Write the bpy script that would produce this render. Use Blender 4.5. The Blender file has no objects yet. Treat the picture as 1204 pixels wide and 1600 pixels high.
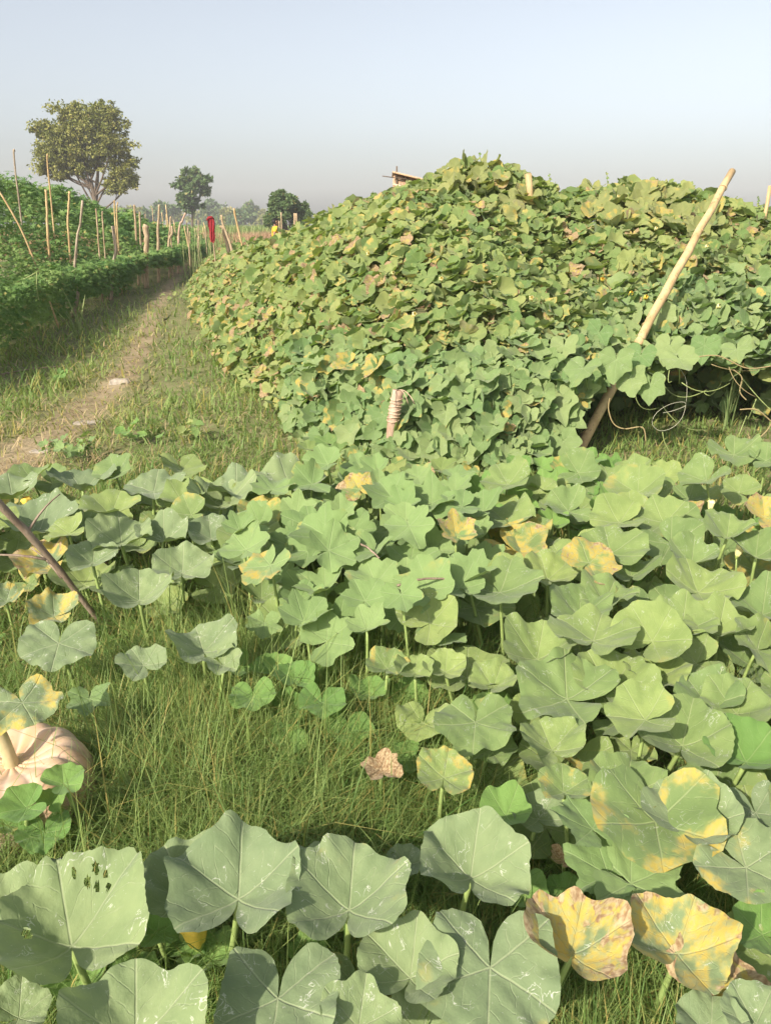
import bpy, math, random
import numpy as np
from mathutils import Matrix, Vector
random.seed(7); RNG = np.random.default_rng(7)
R = math.radians
SC = bpy.context.scene
COL = SC.collection

# ---------------------------------------------------------------- camera
CAM_H, PITCH, F = 1.5, R(20.5), 1202.0          # focal length in photo pixels (photo 1204 x 1600)
cd = bpy.data.cameras.new('camera'); cam = bpy.data.objects.new('camera', cd); COL.objects.link(cam)
cam.location = (0, 0, CAM_H); cam.rotation_euler = (R(90) - PITCH, 0, 0)
cd.sensor_fit = 'VERTICAL'; cd.angle = 2 * math.atan(800 / F)
cd.clip_start = 0.05; cd.clip_end = 2000
SC.camera = cam

# ---------------------------------------------------------------- sky, sun, exposure
SUN_EL, SUN_AZ = 36, 218                         # azimuth: clockwise from +Y; sun stands behind left of the camera
w = bpy.data.worlds.new('World'); SC.world = w; w.use_nodes = True
nt = w.node_tree; nt.nodes.clear()
sky = nt.nodes.new('ShaderNodeTexSky'); sky.sky_type = 'NISHITA'; sky.sun_disc = False
sky.sun_elevation = R(SUN_EL); sky.sun_rotation = R(SUN_AZ)
sky.air_density = 1.0; sky.dust_density = 3.0; sky.ozone_density = 1.2
hs = nt.nodes.new('ShaderNodeHueSaturation'); hs.inputs['Saturation'].default_value = 0.45
bg = nt.nodes.new('ShaderNodeBackground'); bg.inputs[1].default_value = 0.138
out = nt.nodes.new('ShaderNodeOutputWorld')
nt.links.new(sky.outputs[0], hs.inputs['Color']); nt.links.new(hs.outputs[0], bg.inputs[0]); nt.links.new(bg.outputs[0], out.inputs[0])
sd = bpy.data.lights.new('sun', 'SUN'); sd.energy = 5.0; sd.angle = R(0.9); sd.color = (1.0, 0.91, 0.77)
so = bpy.data.objects.new('sun', sd); COL.objects.link(so)
SUNV = np.array([math.sin(R(SUN_AZ)) * math.cos(R(SUN_EL)), math.cos(R(SUN_AZ)) * math.cos(R(SUN_EL)), math.sin(R(SUN_EL))])
so.rotation_euler = Vector(SUNV).to_track_quat('Z', 'Y').to_euler()
SC.view_settings.view_transform = 'Standard'; SC.view_settings.look = 'None'
SC.view_settings.exposure = 0.56; SC.view_settings.gamma = 1.0
SC.render.engine = 'CYCLES'

# ---------------------------------------------------------------- pixel -> place helpers
FW = np.array([0, math.cos(PITCH), -math.sin(PITCH)]); UP = np.array([0, math.sin(PITCH), math.cos(PITCH)]); RT = np.array([1.0, 0, 0])
EYE = np.array([0, 0, CAM_H])
def ray(px, py): return FW + RT * ((px - 602) / F) + UP * ((800 - py) / F)
def onz(px, py, z=0.0):
    d = ray(px, py); t = (z - CAM_H) / d[2]; return EYE + d * t
def aty(px, py, y):
    d = ray(px, py); return EYE + d * (y / d[1])
def depth(p): return float(np.dot(np.asarray(p) - EYE, FW))
def proj(P):
    q = P - EYE; dz = q @ FW
    return 602 + F * (q @ RT) / dz, 800 - F * (q @ UP) / dz, dz
def nrm(v):
    v = np.asarray(v, float); return v / (np.linalg.norm(v, axis=-1, keepdims=True) + 1e-9)

class Wob:                                        # cheap smooth noise: sum of sines
    def __init__(s, seed, scale, n=9):
        r = np.random.default_rng(seed); a = r.uniform(0, 2 * np.pi, n); k = scale * r.uniform(.5, 1.9, n)
        s.kx, s.ky, s.ph, s.n = np.cos(a) * k, np.sin(a) * k, r.uniform(0, 6.3, n), n
    def __call__(s, x, y):
        x = np.asarray(x, float)[..., None]; y = np.asarray(y, float)[..., None]
        return np.sin(x * s.kx + y * s.ky + s.ph).sum(-1) / math.sqrt(s.n)

# ---------------------------------------------------------------- mesh + object helpers
def mesh_np(name, V, Fc, mat, uv=None, attrs=None, smooth=True):
    V = np.ascontiguousarray(V, np.float32); Fc = np.ascontiguousarray(Fc, np.int32)
    me = bpy.data.meshes.new(name); n, k = Fc.shape
    me.vertices.add(len(V)); me.vertices.foreach_set('co', V.ravel())
    me.loops.add(n * k); me.loops.foreach_set('vertex_index', Fc.ravel())
    me.polygons.add(n); me.polygons.foreach_set('loop_start', np.arange(0, n * k, k, dtype=np.int32))
    me.polygons.foreach_set('use_smooth', np.full(n, smooth))
    if uv is not None:
        l = me.uv_layers.new(name='UVMap'); l.data.foreach_set('uv', np.ascontiguousarray(uv[Fc.ravel()], np.float32).ravel())
    for a, d in (attrs or {}).items():
        at = me.attributes.new(a, 'FLOAT', 'POINT'); at.data.foreach_set('value', np.ascontiguousarray(d, np.float32))
    me.update(calc_edges=True); me.validate()
    if mat: me.materials.append(mat)
    return me
def add(name, me, parent=None, loc=(0, 0, 0)):
    o = bpy.data.objects.new(name, me); COL.objects.link(o); o.location = loc
    if parent: o.parent = parent
    return o
def tag(o, label=None, cat=None, group=None, kind=None):
    if label: o['label'] = label
    if cat: o['category'] = cat
    if group: o['group'] = group
    if kind: o['kind'] = kind
    return o
def thing(name, label, cat, loc, group=None):
    return tag(add(name, None, None, tuple(float(c) for c in loc)), label, cat, group)

class MB:                                         # collects tubes / boxes into one mesh
    def __init__(s): s.V, s.F, s.n = [], [], 0
    def push(s, V, Fc):
        V = np.asarray(V, float); Fc = np.asarray(Fc, int)
        if Fc.shape[1] == 4: Fc = np.vstack([Fc[:, [0, 1, 2]], Fc[:, [0, 2, 3]]])
        s.V.append(V); s.F.append(Fc + s.n); s.n += len(V); return s
    def tube(s, pts, rad, k=6, cap=True, twist=0.0):
        pts = np.asarray(pts, float); m = len(pts); rad = np.broadcast_to(np.asarray(rad, float), (m,))
        t = nrm(np.gradient(pts, axis=0)); ref = np.array([0, 0, 1.0]) if abs(t[0][2]) < .9 else np.array([1.0, 0, 0])
        u = nrm(np.cross(t, ref)); v = np.cross(t, u)
        a = np.linspace(0, 2 * np.pi, k, endpoint=False)
        V = pts[:, None] + rad[:, None, None] * (np.cos(a)[None, :, None] * u[:, None] + np.sin(a)[None, :, None] * v[:, None])
        V = V.reshape(-1, 3); Fq = []
        for i in range(m - 1):
            for j in range(k):
                b = (j + 1) % k; Fq.append((i * k + j, i * k + b, i * k + k + b, i * k + k + j))
        Ft = np.array(Fq); Ft = np.vstack([Ft[:, [0, 1, 2]], Ft[:, [0, 2, 3]]])
        if cap:
            V = np.vstack([V, pts[:1], pts[-1:]]); c0, c1 = m * k, m * k + 1
            Ft = np.vstack([Ft, [(c0, (j + 1) % k, j) for j in range(k)], [(c1, (m - 1) * k + j, (m - 1) * k + (j + 1) % k) for j in range(k)]])
        return s.push(V, Ft)
    def box(s, c, h, rot=None):
        V = np.array([(x, y, z) for x in (-1, 1) for y in (-1, 1) for z in (-1, 1)], float) * np.asarray(h)
        if rot is not None: V = V @ np.asarray(rot).T
        return s.push(V + np.asarray(c), [(0, 1, 3, 2), (4, 6, 7, 5), (0, 4, 5, 1), (2, 3, 7, 6), (0, 2, 6, 4), (1, 5, 7, 3)])
    def mesh(s, name, mat, smooth=True): return mesh_np(name, np.vstack(s.V), np.vstack(s.F), mat, smooth=smooth)
def bez(p0, p1, p2, n=7):
    t = np.linspace(0, 1, n)[:, None]; p0, p1, p2 = (np.asarray(q, float) for q in (p0, p1, p2))
    return (1 - t) ** 2 * p0 + 2 * t * (1 - t) * p1 + t * t * p2

# ---------------------------------------------------------------- node material helpers
class N:
    def __init__(s, name):
        s.m = bpy.data.materials.new(name); s.m.use_nodes = True; s.t = s.m.node_tree; s.t.nodes.clear()
        s.out = s.t.nodes.new('ShaderNodeOutputMaterial')
    def node(s, typ, ins=None, **kw):
        n = s.t.nodes.new(typ)
        for k, v in kw.items(): setattr(n, k, v)
        for k, v in (ins or {}).items():
            if isinstance(v, bpy.types.NodeSocket): s.t.links.new(v, n.inputs[k])
            else: n.inputs[k].default_value = v
        return n
    def math(s, op, a, b=0.0, c=0.0, clamp=False):
        n = s.node('ShaderNodeMath', {0: a, 1: b, 2: c}, operation=op, use_clamp=clamp); return n.outputs[0]
    def ss(s, x, a, b):
        n = s.node('ShaderNodeMapRange', {0: x, 1: a, 2: b, 3: 0.0, 4: 1.0}, interpolation_type='SMOOTHSTEP'); return n.outputs[0]
    def mix(s, f, a, b, bt='MIX'):
        n = s.t.nodes.new('ShaderNodeMix'); n.data_type = 'RGBA'; n.blend_type = bt
        for i, v in ((0, f), (6, a), (7, b)):
            if isinstance(v, bpy.types.NodeSocket): s.t.links.new(v, n.inputs[i])
            else: n.inputs[i].default_value = (*v, 1) if isinstance(v, tuple) and len(v) == 3 else v
        return n.outputs[2]
    def noise(s, vec, scale, det=3, dist=0.0):
        n = s.node('ShaderNodeTexNoise', {'Scale': scale, 'Detail': det, 'Distortion': dist})
        if vec is not None: s.t.links.new(vec, n.inputs['Vector'])
        return n.outputs[0]
    def attr(s, name, typ='GEOMETRY'):
        n = s.t.nodes.new('ShaderNodeAttribute'); n.attribute_name = name; n.attribute_type = typ; return n.outputs['Fac']
    def bsdf(s, col, rough=.7, spec=.3, bump=None, bs=.3, dist=.01, **extra):
        ins = {'Base Color': col if isinstance(col, bpy.types.NodeSocket) else (*col, 1), 'Roughness': rough, 'Specular IOR Level': spec}
        if bump is not None:
            b = s.node('ShaderNodeBump', {'Height': bump, 'Strength': bs, 'Distance': dist}); ins['Normal'] = b.outputs[0]
        ins.update(extra)
        return s.node('ShaderNodeBsdfPrincipled', ins)
    def done(s, sh): s.t.links.new(sh.outputs[0], s.out.inputs[0]); return s.m

def leaf_mat(name, ca, cb, vein, spacing=1.13, trans=.3, tcol=(.22, .36, .06), trails=.0, under=(.2, .27, .12), veinamt=.5, mott=.42, rough=.68):
    n = N(name)
    uv = n.node('ShaderNodeTexCoord').outputs['UV']
    sp = n.node('ShaderNodeSeparateXYZ', {0: uv}); x, y = sp.outputs[0], sp.outputs[1]
    rnd = n.math('FRACT', n.math('ADD', n.node('ShaderNodeObjectInfo').outputs['Random'], n.attr('rnd')))
    age = n.math('ADD', n.attr('age', 'OBJECT'), n.attr('age'))
    r = n.math('SQRT', n.math('ADD', n.math('MULTIPLY', x, x), n.math('MULTIPLY', y, y)))
    th = n.math('ARCTAN2', y, x)
    fold = n.math('ABSOLUTE', n.math('SUBTRACT', th, n.math('MULTIPLY', n.math('ROUND', n.math('DIVIDE', th, spacing)), spacing)))
    across = n.math('MULTIPLY', r, n.math('SINE', fold)); along = n.math('MULTIPLY', r, n.math('COSINE', fold))
    main = n.math('SUBTRACT', 1.0, n.ss(across, .004, .022))
    vec = n.node('ShaderNodeCombineXYZ', {0: x, 1: y, 2: n.math('MULTIPLY', rnd, 37.0)}).outputs[0]
    nw = n.noise(vec, 4.0, 2)
    n1 = n.noise(vec, 2.2, 4); n2 = n.noise(vec, 13.0, 4); n3 = n.noise(vec, 5.0, 3, .6)
    t2 = n.math('MULTIPLY', n.math('SUBTRACT', n.math('ADD', along, n.math('MULTIPLY', nw, .16)), n.math('MULTIPLY', n.math('POWER', n.math('MAXIMUM', across, .0001), .8), .62)), 4.2)
    fr = n.math('ABSOLUTE', n.math('SUBTRACT', n.math('FRACT', t2), .5))
    sec = n.math('MULTIPLY', n.math('SUBTRACT', 1.0, n.ss(fr, .01, .07)), n.ss(along, .08, .3))
    veinm = n.math('MAXIMUM', main, n.math('MULTIPLY', n.math('MULTIPLY', sec, n.ss(n2, .35, .6)), .5))
    base = n.mix(rnd, ca, cb)
    dark = n.mix(1.0, base, (.68, .74, .66), 'MULTIPLY'); lite = n.mix(1.0, base, (1.3, 1.22, 1.2), 'MULTIPLY')
    base = n.mix(n.ss(n1, .3, .7), n.mix(mott, base, dark), n.mix(mott, base, lite))
    base = n.mix(n.math('MULTIPLY', n.ss(n2, .55, .75), mott * .7), base, lite)
    base = n.mix(n.math('MULTIPLY', veinm, veinamt), base, vein)
    if trails > 0:                                # pale insect trails and dust specks
        ln = n.math('SUBTRACT', 1.0, n.ss(n.math('ABSOLUTE', n.math('SUBTRACT', n3, .5)), .004, .014))
        gate = n.ss(n.noise(vec, 3.1, 1), .56, .62)
        spk = n.ss(n.noise(vec, 38.0, 2), .70, .76)
        base = n.mix(n.math('MULTIPLY', n.math('MAXIMUM', n.math('MULTIPLY', ln, gate), n.math('MULTIPLY', spk, .6)), trails), base, (.5, .52, .42))
    m1 = n.math('ADD', n.math('ADD', n.math('MULTIPLY', age, .95), n.math('MULTIPLY', n.ss(n1, .3, .7), .5)), n.math('MULTIPLY', r, .25))
    base = n.mix(n.ss(m1, .70, .95), base, n.mix(n.ss(n2, .4, .65), (.46, .35, .075), (.36, .34, .13)))
    m2 = n.math('ADD', n.math('ADD', n.math('MULTIPLY', age, .95), n.math('MULTIPLY', n3, .75)), n.math('MULTIPLY', r, .40))
    base = n.mix(n.ss(m2, 1.20, 1.29), base, n.mix(n.ss(n2, .35, .65), (.24, .145, .075), (.46, .35, .20)))
    back = n.node('ShaderNodeNewGeometry').outputs['Backfacing']
    base = n.mix(n.math('MULTIPLY', back, .55), base, under)
    hgt = n.math('ADD', n.math('MULTIPLY', veinm, -.6), n.math('MULTIPLY', n2, .5))
    p = n.bsdf(base, rough, .2, hgt, .5, .006)
    p.inputs['Sheen Weight'].default_value = .12; p.inputs['Sheen Roughness'].default_value = .6
    tr = n.node('ShaderNodeBsdfTranslucent', {0: n.mix(n.ss(age, .3, .8), tcol, (.4, .28, .06))})
    return n.done(n.node('ShaderNodeMixShader', {0: trans, 1: p.outputs[0], 2: tr.outputs[0]}))

M = {}
M['pumpkin'] = leaf_mat('pumpkin_leaf', (.165, .220, .112), (.205, .265, .118), (.34, .38, .22), trails=.8, trans=.2, tcol=(.26, .36, .06))
M['pumpkin_far'] = leaf_mat('pumpkin_leaf_far', (.150, .220, .078), (.235, .300, .095), (.33, .38, .18), trails=.5, trans=.25, tcol=(.28, .38, .06))
M['lobed'] = leaf_mat('lobed_gourd_leaf', (.165, .250, .088), (.215, .300, .112), (.33, .42, .19), spacing=.98, trans=.25, tcol=(.30, .42, .07), mott=.2, veinamt=.4)
M['mound'] = leaf_mat('mound_leaf', (.115, .195, .055), (.280, .310, .105), (.30, .36, .14), spacing=.98, trans=.3, tcol=(.30, .42, .06), mott=.3)
M['front'] = leaf_mat('hanging_gourd_leaf', (.130, .215, .075), (.240, .300, .120), (.28, .36, .16), spacing=.98, trans=.28, tcol=(.26, .42, .06), mott=.2, trails=.3)
M['young'] = leaf_mat('young_leaf', (.120, .230, .055), (.180, .300, .075), (.28, .38, .14), trans=.3, tcol=(.30, .44, .06), mott=.2)

def fol_mat(name, ca, cb, tcol, trans=.3, rough=.6):
    n = N(name); rnd = n.attr('rnd'); age = n.attr('age')
    c = n.mix(rnd, ca, cb); c = n.mix(age, c, (.40, .31, .10))
    p = n.bsdf(c, rough, .25); tr = n.node('ShaderNodeBsdfTranslucent', {0: (*tcol, 1)})
    return n.done(n.node('ShaderNodeMixShader', {0: trans, 1: p.outputs[0], 2: tr.outputs[0]}))
M['bitter'] = fol_mat('bitter_gourd_foliage', (.085, .185, .050), (.215, .310, .090), (.16, .32, .04))
M['grass'] = fol_mat('grass_blades', (.070, .165, .036), (.250, .350, .110), (.30, .42, .08), .35, .55)
M['straw'] = fol_mat('straw', (.30, .22, .10), (.48, .38, .21), (.4, .3, .15), .15, .7)
M['tree_a'] = fol_mat('tree_leaves_olive', (.130, .155, .035), (.320, .310, .085), (.20, .24, .03), .25)
M['tree_b'] = fol_mat('tree_leaves_green', (.070, .125, .045), (.150, .210, .075), (.12, .22, .03), .25)
M['reed'] = fol_mat('reed_blades', (.13, .21, .07), (.24, .30, .12), (.2, .3, .08), .25)
M['dryfield'] = fol_mat('dry_field_grass', (.30, .17, .10), (.42, .29, .16), (.35, .22, .1), .15, .8)

def wood_mat(name, ca, cb, scale=(9, 9, 2.2), rough=.75, bs=.5):
    n = N(name); co = n.node('ShaderNodeTexCoord').outputs['Object']
    mp = n.node('ShaderNodeMapping', {0: co, 3: scale}).outputs[0]
    a = n.noise(mp, 3.0, 5); b = n.noise(mp, 14.0, 4)
    c = n.mix(n.ss(a, .3, .7), ca, cb); c = n.mix(n.math('MULTIPLY', n.ss(b, .58, .7), .6), c, tuple(v * .4 for v in ca))
    return n.done(n.bsdf(c, rough, .25, n.math('ADD', a, n.math('MULTIPLY', b, .4)), bs, .008))
M['bamboo'] = wood_mat('bamboo', (.40, .27, .13), (.56, .41, .22), (4, 4, 1.2), .5, .2)
M['stake'] = wood_mat('weathered_stake', (.30, .21, .12), (.47, .36, .24))
M['greywood'] = wood_mat('grey_bark_stake', (.22, .17, .12), (.42, .34, .25))
M['pinkwood'] = wood_mat('peeled_log', (.36, .23, .16), (.50, .36, .27))
M['bark'] = wood_mat('bark', (.09, .065, .045), (.17, .13, .095))
M['twig'] = wood_mat('dry_twig', (.17, .12, .085), (.30, .23, .17))
M['twine'] = wood_mat('twine', (.40, .28, .19), (.55, .42, .30))
M['stone'] = wood_mat('pale_stone', (.25, .215, .17), (.40, .35, .285), (6, 6, 6), .9, .5)
M['mat'] = wood_mat('reed_mat', (.38, .23, .14), (.56, .38, .25), (20, 20, 2), .85)

def plain(name, c, rough=.7, var=.25, scale=12, bs=.2, **ex):
    n = N(name); co = n.node('ShaderNodeTexCoord').outputs['Object']; a = n.noise(co, scale, 4)
    col = n.mix(a, tuple(v * (1 - var) for v in c), tuple(min(1, v * (1 + var)) for v in c))
    return n.done(n.bsdf(col, rough, .3, a, bs, .004, **ex))
M['stalk'] = plain('leaf_stalk', (.26, .34, .11), .5, .25, 18)
M['vine'] = plain('vine_stem', (.25, .30, .11), .55, .3, 15)
M['dryvine'] = plain('dry_vine', (.30, .235, .115), .7, .3, 15)
M['flower'] = plain('flower_petal', (.78, .56, .09), .5, .2, 25)
M['paleflower'] = plain('pale_flower_petal', (.82, .74, .36), .5, .15, 25)
M['bud'] = plain('green_bud', (.30, .38, .10), .5, .25, 25)
M['red'] = plain('red_cloth', (.24, .016, .022), .85, .3, 20)
M['shirt'] = plain('yellow_shirt', (.72, .40, .03), .85, .15, 10)
M['skin'] = plain('skin', (.30, .16, .095), .55, .1, 8)
M['hair'] = plain('dark_hair', (.012, .010, .009), .5, .2, 40)
M['trouser'] = plain('dark_trousers', (.05, .05, .06), .85, .2, 10)
M['wire'] = plain('pale_string', (.36, .35, .26), .6, .1, 10)

def rind_mat():
    n = N('pumpkin_rind'); co = n.node('ShaderNodeTexCoord').outputs['Object']
    z = n.node('ShaderNodeSeparateXYZ', {0: co}).outputs[2]
    a = n.noise(co, 7, 4); b = n.noise(co, 40, 3); fur = n.attr('furrow')
    c = n.mix(n.ss(a, .3, .7), (.55, .34, .19), (.62, .45, .32))
    c = n.mix(n.math('MULTIPLY', fur, .6), c, (.66, .52, .44))
    c = n.mix(n.math('MULTIPLY', n.ss(b, .62, .72), .5), c, (.42, .24, .12))
    return n.done(n.bsdf(c, .5, .35, n.math('ADD', a, n.math('MULTIPLY', b, .3)), .15, .006))
M['rind'] = rind_mat()

def ground_mat(name, ca, cb, cc):
    n = N(name); co = n.node('ShaderNodeTexCoord').outputs['Object']
    a = n.noise(co, .9, 5); b = n.noise(co, 9, 5); c3 = n.noise(co, 55, 3)
    c = n.mix(n.ss(a, .35, .65), ca, cb); c = n.mix(n.math('MULTIPLY', n.ss(b, .45, .7), .7), c, cc)
    c = n.mix(n.math('MULTIPLY', n.ss(c3, .55, .75), .5), c, tuple(v * .5 for v in ca))
    return n.done(n.bsdf(c, .95, .1, n.math('ADD', b, n.math('MULTIPLY', c3, .5)), .6, .02))
M['ground'] = ground_mat('ground_soil', (.135, .150, .060), (.190, .190, .085), (.26, .215, .125))
def path_mat():
    n = N('path_soil'); co = n.node('ShaderNodeTexCoord').outputs['Object']; b = n.noise(co, 9, 5); c3 = n.noise(co, 55, 3); a = n.noise(co, 1.6, 5)
    c = n.mix(n.ss(a, .35, .65), (.22, .17, .10), (.31, .245, .15)); c = n.mix(n.math('MULTIPLY', n.ss(b, .45, .7), .6), c, (.37, .30, .19))
    c = n.mix(n.math('MULTIPLY', n.ss(c3, .55, .75), .5), c, (.12, .09, .05))
    e = n.math('ADD', n.attr('edge'), n.math('MULTIPLY', n.math('SUBTRACT', b, .5), 1.3)); c = n.mix(n.ss(e, .25, .85), c, (.165, .165, .075))
    return n.done(n.bsdf(c, .95, .1, n.math('ADD', b, n.math('MULTIPLY', c3, .5)), .6, .02))
M['path'] = path_mat()

# ---------------------------------------------------------------- layout fields
PATH = np.array([onz(-420, 900)[:2], onz(-160, 790)[:2], onz(20, 725)[:2], onz(95, 668)[:2], onz(160, 620)[:2], onz(205, 575)[:2], onz(228, 520)[:2], onz(243, 480)[:2],
                 onz(262, 450)[:2], onz(290, 418)[:2], onz(330, 392)[:2]])
PW = np.array([.45, .45, .42, .34, .29, .27, .26, .26, .3, .35, .45])
_pt = np.vstack([np.stack([np.linspace(PATH[i, k], PATH[i + 1, k], 12, endpoint=False) for k in (0, 1)] + [np.linspace(PW[i], PW[i + 1], 12, endpoint=False)], 1) for i in range(len(PATH) - 1)])
def path_d(x, y):                                 # distance to the path's centre line in path half-widths
    out = np.full(np.shape(x), 9e9)
    for p in _pt[::3]: out = np.minimum(out, np.hypot(x - p[0], y - p[1]) / p[2])
    return out
gz1, gz2 = Wob(1, 1.6), Wob(2, 5.0)
def gz(x, y): return .02 * gz1(x, y) + .008 * gz2(x, y)

# vine mound on the right: front edge y(x), left edge x(y)
FX = [-1.2, -.9, -.45, .1, .7, 1.2, 1.7, 2.6, 4, 6, 10]; FY = [6.7, 6.0, 5.15, 4.62, 4.5, 4.75, 5.1, 5.2, 5.3, 5.5, 6]
LY = [4, 6.2, 7.5, 9, 11, 14, 18, 24, 30]; LX = [-.9, -.95, -1.4, -1.95, -2.6, -3.5, -4.5, -5.7, -7]
CX = [-4, -1, 0, .5, .95, 1.35, 1.7, 2.1, 2.5, 2.95, 3.4, 4, 6, 10]; CZ = [1.7, 1.78, 1.86, 1.92, 2.0, 1.93, 1.80, 1.83, 1.92, 1.86, 1.64, 1.55, 1.5, 1.4]
mw1, mw2 = Wob(11, 2.3), Wob(12, 6.5)
def mound_h(x, y):
    x = np.asarray(x, float); y = np.asarray(y, float)
    dF = y - np.interp(x, FX, FY); dL = x - np.interp(y, LY, LX)
    sF = np.interp(dF, [-.3, -.05, .12, .45, .75, 1.3, 2.3, 3.3, 4.8], [-1, .02, .18, .52, .72, .95, 1.38, 1.92, 2.4])
    sL = np.interp(dL / np.interp(y, [8, 12, 16], [1, 1.35, 2.0]), [-.3, 0, .2, .5, 1.1, 1.6, 3], [-1, .05, .42, .85, 1.48, 1.85, 2.3])
    cap = np.interp(x, CX, CZ); yy = y - 8.1
    cap = cap + np.where(yy > 0, np.interp(yy, [0, 1.9, 4, 7, 18], [0, -.14, -.38, -.55, -.75]), 0)
    k = .10; a = np.stack([sF, sL, cap]); h = -k * np.log(np.exp(-a / k).sum(0))
    return h + .055 * mw1(x, y) + .025 * mw2(x, y)
# bitter gourd canopy on the left: eaves line x(y)
EY = [4, 8, 10, 14, 18, 25, 34, 45]; EX = [-4.05, -4.2, -4.55, -5.25, -5.75, -6.4, -7.5, -9.0]
bw1, bw2 = Wob(21, 1.7), Wob(22, 5)
def bitter_h(x, y):
    d = np.interp(y, EY, EX) - x
    cap = np.interp(y, [0, 9, 14, 16.5, 20, 24.5, 31, 45], [2.5, 2.6, 2.65, 2.6, 2.35, 2.05, 1.35, 1.3])
    s = np.interp(d, [-.3, -.1, .0, .4, 2.4, 4], [.3, .60, .74, .98, 2.5, 3.2]); k = .1
    a = np.stack([s, cap]); h = -k * np.log(np.exp(-a / k).sum(0))
    return h + .11 * bw1(x, y) + .05 * bw2(x, y)

# ---------------------------------------------------------------- ground, path
def ground():
    def axis(neg, pos):
        a = np.concatenate([-np.geomspace(8, neg, 22)[::-1], np.arange(-7.8, 7.8, .2), np.geomspace(8, pos, 22)]); return a
    xs = axis(430, 430); ys = axis(430, 430) + 4
    X, Y = np.meshgrid(xs, ys, indexing='ij'); near = np.exp(-((X / 25) ** 2 + ((Y - 8) / 30) ** 2))
    V = np.stack([X, Y, gz(X, Y) * near], -1).reshape(-1, 3); ny = len(ys); i, j = np.meshgrid(np.arange(len(xs) - 1), np.arange(ny - 1), indexing='ij')
    q = (i * ny + j).ravel(); Fq = np.stack([q, q + ny, q + ny + 1, q + 1], 1)
    tag(add('ground', mesh_np('ground', V, Fq, M['ground'])), kind='structure')
    pts = _pt; c = pts[:, :2]; t = nrm(np.gradient(c, axis=0)); nn = np.stack([-t[:, 1], t[:, 0]], 1); r = Wob(33, 3.1)
    rows = []
    for s in np.linspace(-1, 1, 9):
        wv = pts[:, 2] * s * (1 + .25 * r(c[:, 0] * 2 + s, c[:, 1] * 2)); p = c + nn * wv[:, None]
        rows.append(np.column_stack([p, gz(p[:, 0], p[:, 1]) * np.exp(-((p[:, 0] / 25) ** 2 + ((p[:, 1] - 8) / 30) ** 2)) + .012 - .006 * s * s]))
    V = np.stack(rows, 1).reshape(-1, 3); k = 9; i, j = np.meshgrid(np.arange(len(c) - 1), np.arange(k - 1), indexing='ij'); q = (i * k + j).ravel()
    tag(add('path', mesh_np('path', V, np.stack([q, q + 1, q + k + 1, q + k], 1), M['path'], attrs={'edge': np.tile(np.abs(np.linspace(-1, 1, 9)), len(c))})), kind='structure')
ground()

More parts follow.
